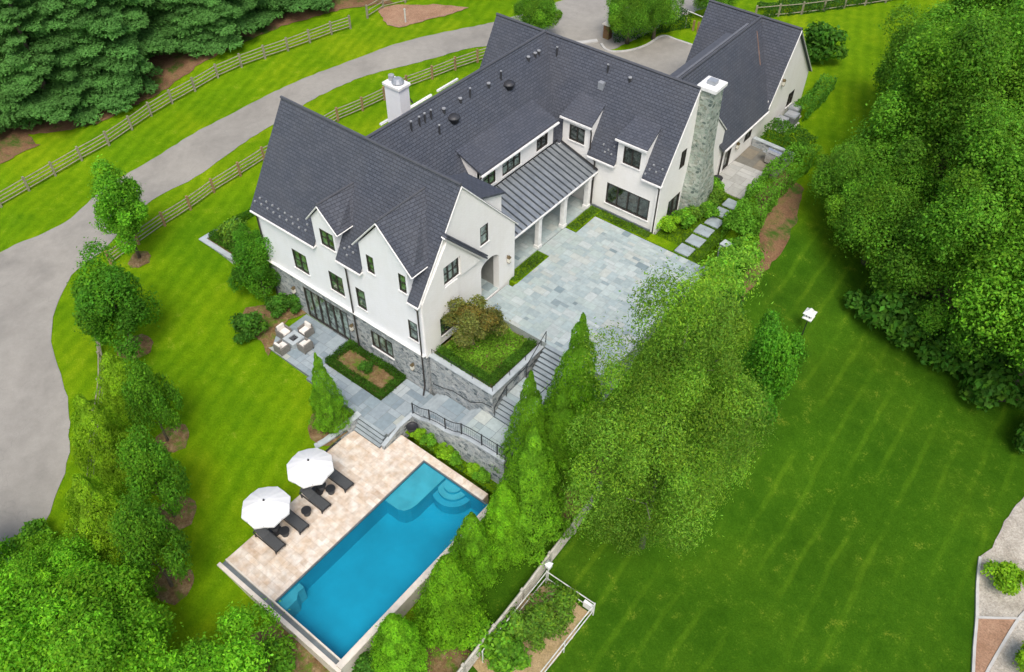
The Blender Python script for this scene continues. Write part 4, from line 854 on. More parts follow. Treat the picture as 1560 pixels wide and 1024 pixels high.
# air conditioners
for i,(p,t) in enumerate([((1190,172),'air conditioner closest to the hedge, one of three by the garage gable'),((1198,160),'middle air conditioner of three, largest, by the garage gable'),((1212,152),'air conditioner farthest from the hedge, by the garage gable')]):
    c=G(*p); c=Vector((-19.0+.25*(i==1)-.05*(i==0),58.7+i*1.12,4.4)); s=.42+.06*(i==1)
    r=empty('air_conditioner',c,t,'air conditioner','air conditioners beside the garage gable')
    h=.85
    m=M(); m.box(-s,s,-s,s,0,h); m.obj('cabinet','grey_metal',r,False,.03)
    m=M(); m.lathe([(s*.8,h+.0),(s*.8,h+.03),(s*.2,h+.05)],seg=20); m.obj('fan_guard','pipe_light',r)
    m=M(); [m.box(-s-.012,s+.012,-s-.012,s+.012,z,z+.02) for z in np.arange(.12,h-.1,.08)]; m.obj('louvres','pipe_dark',r)
    m=M(); m.box(-s-.1,s+.1,-s-.1,s+.1,-.1,.0); m.obj('pad','concrete',r)
# grill
g=empty('barbecue_grill',(-17.25,53.75,4.36),'stainless steel barbecue grill with closed curved hood against the low wall','grill',rz=R(-4))
m=M(); m.box(-.6,.6,-.3,.3,.12,.85); m.obj('cabinet','steel',g,False,.01)
m=M(); pr=[(-.3,.86),(-.3,1.0),(-.2,1.16),(0,1.22),(.2,1.16),(.3,1.0),(.3,.86)]; m.slab([(-.58,y,z) for y,z in pr],1.16,(1,0,0)); m.obj('hood','steel',g,False,.01)
m=M(); m.tube([(-.4,-.36,1.0),(.4,-.36,1.0)],.02,8); m.obj('handle','dark_iron',g)
for s in (-1,1): m=M(); m.box(s*.6 if s>0 else -.95,.95 if s>0 else -.6,-.27,.27,.8,.85); m.obj('side_shelf','steel',g)
for x in (-.5,.5):
    for y in (-.22,.22): M().lathe([(.05,0),(.05,.1)],(x,y,0),10).obj('caster','black_rubber',g)
# bird house on a pole
c=G(1222,510); b=empty('bird_house',c,'white louvred bird house with pyramid roof on a tall thin pole on the lawn','bird house')
m=M(); m.tube([(0,0,0),(.02,0,3.6-c.z)],.035,8); m.obj('pole','dark_iron',b); hh=3.55-c.z
m=M(); m.box(-.3,.3,-.3,.3,hh,hh+.06); m.box(-.2,.2,-.2,.2,hh+.06,hh+.4); m.obj('box','white_metal',b)
m=M(); m.lathe([(.48,hh+.4),(.46,hh+.44),(.22,hh+.56),(.2,hh+.62),(.02,hh+.8)],seg=4,ph=PI/4); m.obj('roof','white_metal',b)
m=M(); [m.box(x-.04,x+.04,-.205,.205,hh+.16,hh+.26) for x in (-.1,.1)]; m.obj('entrance_hole','black_rubber',b)
# ------------------------------------------------------------------ fences
def fence(name,label,pts,h=1.2,nr=4,sp=2.35,wood='fence_wood',postm='fence_wood',pr=.075,group='split rail fences',smooth=True,rr=.045):
    P=[Vector((*p,0)) for p in (smooth_poly(pts,5,False) if smooth else [q[:2] for q in pts])]
    # resample
    out=[P[0]]; acc=0
    for a,b in zip(P,P[1:]):
        L_=(b-a).length; d=0
        while acc+(L_-d)>=sp:
            d+=sp-acc; out.append(a+(b-a)*(d/L_)); acc=0
        acc+=L_-d
    if (out[-1]-P[-1]).length>.6: out.append(P[-1])
    c=out[0]; r=empty(name,(c.x,c.y,hz(c.x,c.y)),label,'fence',group)
    Z=[hz(q.x,q.y) for q in out]
    for q,z in zip(out,Z):
        t=random.uniform(-.02,.02); M().add([(q.x+a*pr+ (t if zz>0 else 0),q.y+b_*pr,z+zz) for zz in (-.3,h+.12) for a,b_ in ((-1,-1),(1,-1),(1,1),(-1,1))],[(0,1,2,3),(4,5,6,7),(0,1,5,4),(1,2,6,5),(2,3,7,6),(3,0,4,7)]).obj('post',postm,r,True)
    for a,b,za,zb in zip(out,out[1:],Z,Z[1:]):
        m=M()
        for k in range(nr):
            hh=h*(.22+.74*k/(max(1,nr-1))); j=random.uniform(-.02,.02)
            m.tube([(a.x,a.y,za+hh+j),((a.x+b.x)/2,(a.y+b.y)/2,(za+zb)/2+hh-.015),(b.x,b.y,zb+hh-j)],rr,5)
        m.obj('rail_section',wood,r,True)
    return r
fence('rail_fence','long weathered split rail fence between the far lawn strip and the pine woods',gp((-40,345),(37,295),(110,253),(180,213),(250,165),(311,131),(373,101),(436,79),(497,56),(534,44)))
fence('rail_fence','dark rail fence running away into the woods above the bare earth patch',gp((560,28),(586,12),(620,4),(660,-6)),1.2,3)
fence('rail_fence','rail fence with brown posts between the driveway and the house lawn',gp((170,404),(195,385),(240,352),(289,321),(327,293),(361,272),(398,248),(440,225),(505,190),(560,166),(610,140),(658,121),(720,98),(760,85)),1.15,4,wood='fence_wood',postm='post_brown')
fence('rail_fence','rail fence following the driveway bend, mostly swallowed by the tall shrubs',gp((152,520),(160,565),(158,610),(150,660),(145,720),(140,780),(128,830),(115,860)),1.15,3)
fence('rail_fence','low rail fence on the hedge bank at the top of the photo',gp((1150,28),(1200,24),(1240,20),(1290,12),(1350,4),(1420,-8)),1.1,2)
fence('board_fence','grey weathered board fence running beside the pool conifers to the willow oak',[(-12.25,23.9),(-12.2,20),(-12.1,16),(-12.0,12),(-12.0,8)],1.3,5,2.4,'fence_grey','fence_grey',.08,'grey board fence',False,.085)
# vegetable garden enclosure
gf=empty('garden_fence',(-10.4,16.3,-1.1),'white pipe fence with two rails around the kitchen garden','fence')
gc=[(-11.75,18.3),(-8.75,18.3),(-8.9,13.4),(-11.7,13.0)]
for i,(x,y) in enumerate(gc):
    z=hz(x,y); M().tube([(x,y,z-.2),(x,y,z+1.25)],.04,8).obj('post','goal_white',gf,True)
for i in range(3):
    (x0,y0),(x1,y1)=[((-11.75,13.0),(-11.75,18.3)),((-11.75,18.3),(-8.75,18.3)),((-8.75,18.3),(-8.9,13.4))][i]
    z0=hz(x0,y0);z1=hz(x1,y1)
    for h in (.55,1.2):
        M().tube([(x0,y0,z0+h),(x1,y1,z1+h)],.03,6).obj('rail','goal_white',gf,True)
    if i!=1:
        xm,ym=(x0+x1)/2,(y0+y1)/2; M().tube([(xm,ym,hz(xm,ym)-.2),(xm,ym,hz(xm,ym)+1.25)],.035,8).obj('post','goal_white',gf,True)
m=M(); m.box(-9.35,-8.8,18.2,18.36,-.35,.15); m.obj('gate_panel','white_metal',gf,True)
g=empty('bird_feeder',(-11.75,18.45,hz(-11.75,18.45)),'small white box on the garden fence corner post','bird house')
zz=1.25; M().box(-.03,.03,-.03,.03,0,zz+.2).obj('post','white_metal',g); M().box(-.14,.14,-.12,.12,zz+.2,zz+.5).obj('box','white_metal',g); M().lathe([(.24,zz+.5),(.02,zz+.68)],seg=4,ph=PI/4).obj('roof','white_metal',g)
# goal, sign box, marker post at the top
c=G(1044,42); g=empty('goal_frame',c,'white tubular goal frame on the grass by the garage','goal'); m=M(); m.tube([(0,0,0),(0,0,1.6),(2.4,-.4,1.6),(2.4,-.4,0)],.05,8); m.obj('frame','goal_white',g)
m=M(); m.box(.8,.95,-.2,-.05,0,1.0); m.box(1.3,1.45,-.25,-.1,0,1.0); m.obj('ball_stand','post_brown',g)
c=G(925,58); g=empty('entry_pier',c,'pale ivy covered stone pier at the drive court entrance','pier'); M().box(-.3,.3,-.3,.3,0,1.3).obj('shaft','soil',g); M().box(-.4,.4,-.4,.4,1.3,1.42).obj('cap','pale_coping',g)
c=G(618,35); g=empty('marker_post',c,'thin white marker post on the bare earth patch','post'); M().box(-.05,.05,-.05,.05,0,1.3).obj('shaft','goal_white',g); M().box(-.08,.08,-.08,.08,1.3,1.38).obj('cap','goal_white',g)
# ------------------------------------------------------------------ vegetation
def leaves(P,Nn,size,C,asp=.6,jit=.6,curl=.0):
    """rhombic leaf sprays: P (n,3), N rough normals, size (n,), C (n,3)"""
    n=len(P); Nn=Nn+rng.normal(0,jit,(n,3)); Nn/=np.linalg.norm(Nn,axis=1,keepdims=True)+1e-9
    t=rng.normal(0,1,(n,3)); t-=Nn*(t*Nn).sum(1,keepdims=True); t/=np.linalg.norm(t,axis=1,keepdims=True)+1e-9; b=np.cross(Nn,t)
    s=size[:,None]; a=asp*(1+rng.uniform(-.25,.25,(n,1)))
    V=np.stack([P-t*s*.5,P+b*s*.5*a+t*s*.08,P+t*s*.5,P-b*s*.5*a+t*s*.08],1).reshape(-1,3)
    Q=np.arange(n*4).reshape(n,4); return V,Q,np.repeat(C,4,0)
def crown_round(name,seed,rx,rz,zc,n,leaf,col_,lobes=26,lr=.42,asp=.6,var=.28,hollow=.45,ry=None,warm=(1.5,1.2,.8),down=.0,low=-.5):
    global rng; rng=np.random.default_rng(seed); ry=ry or rx
    d=rng.normal(0,1,(lobes,3)); d/=np.linalg.norm(d,axis=1,keepdims=True); d[:,2]=np.where(d[:,2]<low,-d[:,2],d[:,2])
    sc_=rng.uniform(.35,.88,(lobes,1)); ph=rng.uniform(0,6.28,4); irr=1+.16*np.sin(2*np.arctan2(d[:,1],d[:,0])+ph[0])+.14*np.sin(3*np.arctan2(d[:,1],d[:,0])+4*d[:,2]+ph[1])+.12*np.sin(5*d[:,2]+ph[2]); LC=d*sc_*irr[:,None]; LR=rng.uniform(lr*.5,lr*1.2,lobes); LCc=rng.uniform(1-var,1+var,(lobes,1))*np.where(rng.random((lobes,1))<.25,np.array(warm)**.4,1.0)
    k=rng.integers(0,lobes,n); q=rng.normal(0,1,(n,3)); q/=np.linalg.norm(q,axis=1,keepdims=True); q=q+LC[k]*.6+np.array([0,0,.25]); q/=np.linalg.norm(q,axis=1,keepdims=True)
    rad=rng.uniform(.55,1.08,n)**.6
    # sub-clumps on each lobe
    sub=np.sin(q[:,0]*9+k)*np.sin(q[:,1]*9+k*2)*np.sin(q[:,2]*9+k*3); rad*=1+.20*sub+np.where(rng.random(n)<.12,rng.uniform(0,.45,n),0)
    g_=np.array([1,1,min(1.0,1.25*rx/rz)]); P=LC[k]+q*(LR[k]*rad)[:,None]*g_; keep=np.linalg.norm(P,axis=1)>hollow; P=P[keep];q=q[keep];k=k[keep];sub=sub[keep]; n=len(P)
    C=np.array(col_)*LCc[k]*rng.uniform(.62,1.38,(n,1))*(1+.24*sub[:,None])*np.stack([rng.uniform(.85,1.2,n),np.ones(n),rng.uniform(.7,1.3,n)],1)
    P=P*np.array([rx,ry,rz]); P[:,2]+=zc-down*np.hypot(P[:,0],P[:,1])**2/rx
    P+=rng.normal(0,leaf*.25,P.shape)
    Nn=q+np.array([0,0,.45]); V,Q,CC_=leaves(P,Nn,leaf*rng.uniform(.65,1.35,n),C,asp)
    return colmesh(name,V,Q,CC_,'leaf')
def crown_cone(name,seed,r,h,z0,n,leaf,col_,power=.75,clump=7,asp=.5,tipc=(1.5,1.25,.8),bump_=.16,bulge=.25):
    """conifer or upright shrub: sprays on a tapering, lumpy body that comes to a point"""
    global rng; rng=np.random.default_rng(seed)
    t=1-rng.uniform(0,1,n)**.62; ang=rng.uniform(0,2*PI,n)
    prof=(1-t)**power*np.minimum(1,(t+.12)/bulge)**.6+.02
    # lumps: nearest of many bough tips gives both the swelling and the colour
    nb=clump*16; bt=1-rng.uniform(0,1,nb)**.62; ba=rng.uniform(0,2*PI,nb); br=rng.uniform(.6,1.35,nb)
    da=np.abs((ang[:,None]-ba+PI)%(2*PI)-PI)*r*prof[:,None]; dz=(t[:,None]-bt)*h; d2=da**2+(dz*.8)**2; k=d2.argmin(1); dd=np.sqrt(d2[np.arange(n),k]); L_=np.sqrt(2*PI*r*h/nb)*.75
    lump=np.exp(-(dd/L_)**2); out=1+bump_*(lump*2-1)*br[k]+rng.normal(0,.035,n)
    out+=np.where(rng.random(n)<.10,rng.uniform(0,.38,n),0)*(1-.5*t); inner=rng.random(n)<.18; out[inner]*=rng.uniform(.5,.95,inner.sum())
    R_=r*prof*out; P=np.stack([R_*np.cos(ang),R_*np.sin(ang),z0+h*t+lump*bump_*r*.5],1)
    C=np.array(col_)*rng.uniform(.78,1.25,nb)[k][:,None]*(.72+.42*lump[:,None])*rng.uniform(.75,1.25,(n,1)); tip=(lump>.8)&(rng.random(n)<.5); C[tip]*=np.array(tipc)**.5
    q=np.stack([np.cos(ang),np.sin(ang),np.full(n,.55)],1); q[:,2]+=.5*np.sign((t-bt[k]))*(1-lump)
    V,Q,CC_=leaves(P,q,leaf*rng.uniform(.6,1.35,n),C,asp,.5); return colmesh(name,V,Q,CC_,'leaf')
def crown_pine(name,seed,r,h,z0,n,leaf,col_):
    """white pine: whorls of long, slightly drooping boughs carrying flat sprays"""
    global rng; rng=np.random.default_rng(seed); nt=int(h/.6); A=[]
    for i in range(nt):
        t=(i+.3)/nt; nb=int(9-4*t); L_=r*(1-t)**.8+.3
        for j in range(nb): A.append((z0+h*t+rng.uniform(-.25,.25),rng.uniform(0,2*PI),L_*rng.uniform(.75,1.1),rng.uniform(.75,1.28)))
    A=np.array(A); w=A[:,2]**1.6; k=rng.choice(len(A),n,p=w/w.sum()); s=rng.uniform(.12,1,n)**.65; L_=A[k,2]; wd=(.34*L_)*np.sin(PI*np.clip(s*.9+.06,0,1))**.8+.08
    # a bough is a plume: side shoots alternate with gaps
    sh=np.round(s*9)/9+rng.normal(0,.022,n); lat=rng.uniform(-1,1,n); s2=np.clip(sh+.13*np.abs(lat),0,1.08)
    x=s2*L_; y=lat*wd; z=A[k,0]+.22*x-.09*x**2/np.maximum(1,L_/3)-.10*np.abs(lat)*wd+rng.normal(0,.07,n)
    ca,sa=np.cos(A[k,1]),np.sin(A[k,1]); P=np.stack([x*ca-y*sa,x*sa+y*ca,z],1)
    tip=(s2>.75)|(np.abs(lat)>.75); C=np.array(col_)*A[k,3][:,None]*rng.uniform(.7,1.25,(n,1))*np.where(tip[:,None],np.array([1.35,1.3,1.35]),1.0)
    Nn=np.stack([ca*.35,sa*.35,np.ones(n)],1); V,Q,CC_=leaves(P,Nn,leaf*rng.uniform(.7,1.4,n),C,.42,.38); return colmesh(name,V,Q,CC_,'leaf')
def trunk_mesh(name,h,r,spread,seed,nl=7,mat='bark',lean=0,top=.8):
    rd=random.Random(seed); m=M(); pts=[(rd.uniform(-.08,.08)*i*.4+lean*i/5,rd.uniform(-.08,.08)*i*.4,-.2+(h*top+.2)*i/5) for i in range(6)]
    m.tube(pts,[r*1.35,r,r*.85,r*.7,r*.5,r*.2],10)
    for i in range(nl):
        t=.25+.65*i/nl; z=h*top*t; a=i*2.4+rd.uniform(-.4,.4); L_=spread*(1.05-.6*t)*rd.uniform(.8,1.1); b=Vector(pts[min(5,int(t*5)+0)]); b=Vector((b.x,b.y,z))
        q=[b,b+Vector((math.cos(a)*L_*.4,math.sin(a)*L_*.4,L_*.25)),b+Vector((math.cos(a+.2)*L_*.8,math.sin(a+.2)*L_*.8,L_*.5))]
        m.tube(q,[r*.42*(1.1-t),r*.25*(1.1-t),.02],6)
        q2=[q[1],q[1]+Vector((math.cos(a-.7)*L_*.35,math.sin(a-.7)*L_*.35,L_*.3))]; m.tube(q2,[r*.2*(1.1-t)+.01,.012],5)
    return m.mesh(name,mat,0,True)
PLANT={}
def plant_at(kind,name,loc,s,rz,label,cat,group=None,sz=None,sub=('crown','trunk')):
    """kind -> (crown mesh, trunk mesh or None)"""
    cm,tm=PLANT[kind]
    if tm is None:
        o=link(name,cm); o.location=loc; o.rotation_euler=(0,0,rz); o.scale=(s,s,sz or s); props(o,label,cat,group); return o
    r=empty(name,loc,label,cat,group,rz); r.scale=(s,s,sz or s)
    link(sub[0],cm,r); link(sub[1],tm,r); return r
GRN=(.055,.125,.016); 
PLANT['oakA']=(crown_round('crown',11,5.4,5.6,6.0,125000,.165,(.105,.275,.020),95,.30,.6,.32,.42),trunk_mesh('trunk',11,.38,4.2,1,9))
PLANT['oakB']=(crown_round('crown',12,4.8,6.2,6.4,120000,.165,(.12,.295,.022),95,.30,.6,.32,.42,5.2),trunk_mesh('trunk',12,.4,4.2,2,9))
PLANT['oakC']=(crown_round('crown',13,3.9,4.3,4.6,80000,.15,(.13,.31,.024),64,.34,.6,.3,.4),trunk_mesh('trunk',9,.28,3,3,8))
PLANT['willow']=(crown_round('crown',14,4.3,8.6,8.6,185000,.125,(.165,.325,.030),150,.28,.36,.38,.2,4.3,(1.6,1.3,.9),.0,-.97),trunk_mesh('trunk',15.5,.14,3.8,4,14,'bark_grey',.3,.95))
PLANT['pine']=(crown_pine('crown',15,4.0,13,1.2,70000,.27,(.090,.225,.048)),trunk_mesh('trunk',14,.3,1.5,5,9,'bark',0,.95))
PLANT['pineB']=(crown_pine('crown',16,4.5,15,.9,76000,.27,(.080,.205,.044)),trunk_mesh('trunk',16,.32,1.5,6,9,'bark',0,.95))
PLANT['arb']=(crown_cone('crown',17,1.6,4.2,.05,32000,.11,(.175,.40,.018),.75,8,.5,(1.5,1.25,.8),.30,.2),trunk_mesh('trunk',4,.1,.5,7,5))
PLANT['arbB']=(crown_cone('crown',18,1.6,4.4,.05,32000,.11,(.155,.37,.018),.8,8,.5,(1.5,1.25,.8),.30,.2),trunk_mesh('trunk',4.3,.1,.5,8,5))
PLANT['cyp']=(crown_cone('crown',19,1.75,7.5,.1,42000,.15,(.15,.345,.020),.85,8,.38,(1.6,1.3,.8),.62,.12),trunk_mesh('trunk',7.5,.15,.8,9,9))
PLANT['young']=(crown_round('crown',20,1.5,2.6,3.3,20000,.13,(.12,.32,.018),34,.42,.55,.25,.2,None,(1.5,1.2,.8),0,-.9),trunk_mesh('trunk',5.4,.08,1.1,10,7))
PLANT['youngB']=(crown_round('crown',324,1.7,2.6,2.8,22000,.13,(.085,.26,.018),34,.42,.55,.28,.2,None,(1.5,1.2,.8),0,-.9),trunk_mesh('trunk',5,.09,1.2,11,7))
PLANT['tall_shrub']=(crown_cone('crown',22,1.75,4.6,.2,26000,.13,(.20,.36,.018),.75,7,.42,(1.5,1.25,.8),.5,.2),trunk_mesh('trunk',4.6,.09,1,12,7))
PLANT['tall_shrubB']=(crown_round('crown',23,1.75,2.2,2.4,16000,.15,(.10,.265,.018),40,.34,.42,.30,.15),trunk_mesh('trunk',4.2,.09,1,13,7))
PLANT['maple']=(crown_round('crown',24,3.3,2.6,3.2,120000,.12,(.155,.385,.018),120,.25,.5,.30,.25),trunk_mesh('trunk',5,.16,2.4,14,8))
PLANT['purple']=(crown_round('crown',25,1.3,1.2,1.75,14000,.11,(.165,.185,.045),38,.36,.55,.35,.3,None,(1.6,.85,.7)),trunk_mesh('trunk',2.6,.07,1,15,6))
PLANT['ball']=(crown_round('shrub',26,.62,.5,.42,2400,.13,(.075,.21,.022),14,.5,.6,.22,.2),None)
PLANT['ballB']=(crown_round('shrub',27,.62,.55,.45,2600,.13,(.13,.33,.025),14,.5,.6,.22,.2),None)
PLANT['lime']=(crown_round('shrub',28,.62,.5,.42,3200,.11,(.24,.46,.022),14,.5,.6,.2,.2),None)
PLANT['wisp']=(crown_round('shrub',29,.62,.62,.5,1500,.16,(.14,.29,.03),16,.5,.4,.3,.0),None)
HT={'arb':4.0,'arbB':4.15,'cyp':7.1,'tall_shrub':4.8,'tall_shrubB':4.4,'young':5.9,'youngB':5.3,'oakC':9.2,'maple':5.6,'willow':17.6}
def TA(kind,name,bx,by,ay,s,label,cat='tree',group=None,z=None):
    """tree standing at a ground point; its height is read off the photo as the height whose top reaches row ay"""
    l=G(bx,by) if z is None else ZP(bx,by,z); lo,hi=.3,25
    for _ in range(30):
        mid=(lo+hi)/2; d=Vector((l.x,l.y,l.z+mid))-CC; y=512-FP*d.dot(CU)/d.dot(CF)
        if y>ay: lo=mid
        else: hi=mid
    return plant_at(kind,name,l,s,(bx*.37+by*.61)%6.28,label,cat,group,mid/HT[kind])
def T(kind,name,px,s,label,cat='tree',group=None,rz=None,sz=None,dz=0,z=None):
    l=G(*px) if z is None else ZP(*px,z); l=Vector((l.x,l.y,l.z+dz)); return plant_at(kind,name,l,s,(rz if rz is not None else (px[0]*.37+px[1]*.61)%6.28),label,cat,group,sz)
# giant trees on the right
for k,px,s,lb in [('oakA',(1525,600),1.1,'huge dark leafy tree whose crown hangs over the shaded bed at the right edge'),('oakB',(1405,485),1.0,'huge leafy tree rising directly behind the bird house pole'),('oakA',(1575,520),1.2,'huge tree filling the right edge at mid height'),('oakB',(1400,330),1.1,'huge broadleaf tree in the middle of the right hand woods'),('oakA',(1530,280),1.15,'huge broadleaf tree at the upper right edge'),('oakB',(1480,140),1.0,'leafy tree near the top right corner'),('oakC',(1318,400),.85,'broadleaf tree on the bank, nearest to the hedge and bare soil'),('oakC',(1283,338),.74,'broadleaf tree crowding the end of the grill terrace hedge'),('oakC',(1370,200),1.0,'paler leafy tree bordering the bright upper lawn'),('oakA',(1650,640),1.05,'tree cut by the right edge above the gravel'),('oakB',(1620,60),1.0,'tree in the far top right corner')]:
    T(k,'leafy_tree',px,s,lb,'tree','large leafy trees of the right hand woods')
TA('willow','willow_oak',978,832,408,.98,'tall airy light green tree with fine leaves in front of the courtyard')
TA('youngB','leafy_tree',1138,645,492,1.0,'dark green small tree right behind the airy light green tree')
# pines
for i,(px,k,s) in enumerate([((0,175),'pineB',.95),((90,185),'pine',.9),((175,140),'pineB',.9),((330,65),'pine',.85),((-60,200),'pineB',1.0),((45,160),'pine',1.0),((130,150),'pineB',.92),((215,100),'pine',.98),((290,60),'pineB',.9),((370,35),'pine',.95),((450,5),'pineB',.85),((530,-25),'pine',.8),((20,60),'pineB',1.1),((-90,60),'pine',1.1),((140,30),'pine',1.1),((260,-20),'pineB',1.1),((660,-30),'pine',.7),((720,-30),'pineB',.7)]):
    lb=['pine with the lowest boughs at the far left, over the bare bank','pine filling the front row between the second and third pines','slimmer front row pine under the third and fourth pines','small front pine beside the fence bend','pine at the left edge of the photo, beyond the long rail fence','front row pine second from the left, behind the long rail fence','front row pine third from the left with boughs reaching lowest','front row pine fourth from the left, over the brown mulch','front row pine fifth from the left behind the fence bend','front row pine sixth from the left, thin at its foot','pine behind the far end of the long rail fence','pine above the gap where the rail fence breaks off','back row pine rising above the left edge','back row pine at the top left corner','back row pine between the second and third front pines','back row pine above the fourth front pine','small dark pine behind the bare earth patch','small dark pine right of the bare earth patch'][i]
    T(k,'pine_tree',px,s,lb,'tree','pines of the woods beyond the rail fence')
# trees along the driveway
TA('young','young_tree',213,393,262,1.25,'young upright tree in a mulch ring at the driveway bend')
TA('youngB','young_tree',205,528,400,1.3,'dark young tree standing in the widest mulch ring left of the house lawn')
for bx,by,ay,k,s,lb in [(205,628,545,'tall_shrub',.8,'yellowish tall shrub at the fence line above the others'),(256,672,558,'tall_shrubB',.82,'dark tall shrub over the upper crescent of mulch'),(190,728,612,'tall_shrub',.92,'yellow green tall shrub left of the middle mulch ring'),(266,787,668,'tall_shrubB',.98,'dense tall shrub over the middle crescent of mulch'),(185,838,735,'tall_shrub',1.0,'tall shrub beside the broken fence piece'),(262,893,775,'tall_shrubB',.98,'dense tall shrub over the lowest crescent of mulch')]:
    TA(k,'tall_shrub',bx,by,ay,s*.9,lb,'shrub','tall shrubs along the driveway lawn')
TA('cyp','young_tree',506,648,552,.45,'small narrow tree in a mulch ring by the patio path')
T('youngB','leafy_tree',(405,455),.95,'leafy tree hugging the left corner of the house')
T('youngB','leafy_tree',(385,402),.6,'reddish green shrub tree inside the left stone planter')
# bottom left maple mass
for px,s,lb in [((40,1060),1.25,'bright green spreading tree at the bottom left corner'),((170,1100),1.3,'bright green spreading tree at the bottom edge, middle of the leafy mass'),((300,1150),1.15,'bright green spreading tree at the right end of the leafy mass'),((-40,960),1.0,'bright green spreading tree cut by the left edge'),((110,975),.95,'bright green spreading tree nearest the driveway')]:
    T('maple','maple_tree',px,s*1.1,lb,'tree','bright green trees in the bottom left corner')
T('ballB','shrub',(55,840),1.7,'small green shrub at the edge of the driveway','shrub')
T('lime','shrub',(250,1000),1.5,'lime yellow shrub poking out of the leafy mass','shrub',dz=3.0)
# conifers beside the pool
for bx,by,ay,k,s,lb in [(690,952,858,'arb',.92,'broad bright arborvitae nearest the bottom of the pool'),(722,872,792,'arbB',.74,'arborvitae second from the bottom beside the pool edge'),(768,838,745,'arb',.76,'arborvitae third from the bottom beside the pool edge'),(612,1010,945,'arbB',.8,'low rounded arborvitae at the pool outer corner')]:
    TA(k,'arborvitae',bx,by,ay,s,lb,'tree','arborvitae beside the pool')
for bx,by,ay,s,lb in [(808,812,672,.82,'tall feathery conifer between the arborvitae and the grey fence'),(803,730,588,.62,'feathery conifer in front of the walkway landing'),(868,690,508,.78,'tall feathery conifer with a pointed top against the courtyard'),(850,722,610,.66,'dark feathery conifer above the mulch bed')]:
    TA('cyp','feathery_conifer',bx,by,ay,s,lb,'tree','feathery conifers by the stairs')
for px,s,k,lb in [((425,1010),1.5,'ballB','small shrub just below the pool overflow wall'),((380,1025),1.4,'ballB','small shrub in the mulch left of the pool corner'),((560,1020),1.2,'ball','dark shrub under the pool corner')]:
    T(k,'shrub',px,s,lb,'shrub')
T('purple','ornamental_tree',(722,528),1.25,'round bronze tinted ornamental tree in the corner planter',z=3.9,sz=1.15)
# hedges and shrubs right of the courtyard
for i,(px,s,k,lb) in enumerate([((1098,440),2.1,'ballB','rounded shrub at the courtyard edge nearest the airy tree'),((1125,400),1.9,'ballB','rounded shrub below the stone pier'),((1123,350),1.6,'ballB','rounded shrub above the stone pier'),((1082,470),1.7,'ballB','rounded shrub lowest along the courtyard edge'),((1110,475),1.7,'ball','darker rounded shrub beside the bare soil slope')]):
    T(k,'round_shrub',px,s,lb,'shrub','rounded shrubs along the courtyard edge')
def hedge(name,label,pts,w,h,colr,z=None,n=2600,leaf=.15,cat='hedge',group=None,dens=520):
    """leafy box hedge along plan points"""
    global rng; rng=np.random.default_rng(len(label)+int(abs(pts[0][0]*10)))
    P=[];N_=[]
    for (x0,y0),(x1,y1) in zip(pts,pts[1:]):
        L_=math.hypot(x1-x0,y1-y0); n=int(L_*(w+2*h)*dens/ (leaf/.15)**2/3); a=rng.uniform(-.04,1.04,n); t=np.array([x1-x0,y1-y0])/L_; s=np.array([-t[1],t[0]])
        q=rng.uniform(0,w+2*h,n); top=(q>h)&(q<h+w); off=np.where(top,q-h-w/2,np.where(q<=h,-w/2,w/2)); zz=np.where(top,h,np.where(q<=h,q,w+2*h-q))
        zz=zz+.09*np.sin(a*L_*2.1+x0)*h**.3; off=off*(1+.10*np.sin(a*L_*3.3))
        X=x0+(x1-x0)*a+s[0]*off; Y=y0+(y1-y0)*a+s[1]*off
        base=hts(X,Y) if z is None else np.full(n,z)
        P.append(np.stack([X,Y,base+zz],1)+rng.normal(0,.045,(n,3))); N_.append(np.stack([s[0]*np.where(top,0,np.sign(off)),s[1]*np.where(top,0,np.sign(off)),np.where(top,1,.3)],1))
    P=np.concatenate(P);N_=np.concatenate(N_); n=len(P); c=P.mean(0).copy(); c[2]=P[:,2].min(); 
    cl=1+.22*np.sin(P[:,0]*2.3+1)*np.sin(P[:,1]*2.1)+.15*np.sin(P[:,0]*6.1)*np.sin(P[:,1]*5.7)
    C=np.array(colr)*cl[:,None]*rng.uniform(.68,1.35,(n,1)); V,Q,CC_=leaves(P-c,N_,leaf*rng.uniform(.6,1.4,n),C,.6,.6)
    o=link(name,colmesh(name,V,Q,CC_,'leaf')); o.location=c; return props(o,label,cat,group)
hedge('hedge','long loose hedge between the stepping stones and the bare soil slope',[(-15.2,43.6),(-15.4,46),(-15.9,49),(-16.0,52),(-15.6,56)],1.7,1.6,(.13,.32,.025))
hedge('hedge','tall clipped dark hedge between the low grill wall and the air conditioners',[(-19.1,56.3),(-17.3,56.2),(-15.6,55.9)],1.5,1.85,(.085,.22,.02))
hedge('hedge','narrow hedge row beyond the garage gable along the bright lawn',[(-18.6,61.0),(-18.5,64.5),(-18.8,67.0)],1.1,1.1,(.10,.26,.025))
T('ball','shrub',(1240,95),3.0,'big loose shrub at the far corner of the garage gable','shrub')
hedge('hedge','low hedge behind the drive court below the leafy trees',[tuple(G(930,60)[:2]),tuple(G(1000,45)[:2]),tuple(G(1045,38)[:2])],1.6,1.2,(.035,.10,.014))
hedge('hedge','clipped hedge behind the top right rail fence',[tuple(G(1160,22)[:2]),tuple(G(1240,14)[:2]),tuple(G(1310,3)[:2]),tuple(G(1400,-14)[:2])],1.6,.8,(.05,.13,.02))
T('oakC','leafy_tree',(815,62),.55,'leafy tree beyond the ridge at the top of the photo'); T('oakC','leafy_tree',(955,66),.6,'left tree of the pair behind the drive court'); T('oakC','leafy_tree',(995,60),.55,'right tree of the pair behind the drive court'); T('oakC','leafy_tree',(1085,30),.5,'tree poking up behind the garage roof')
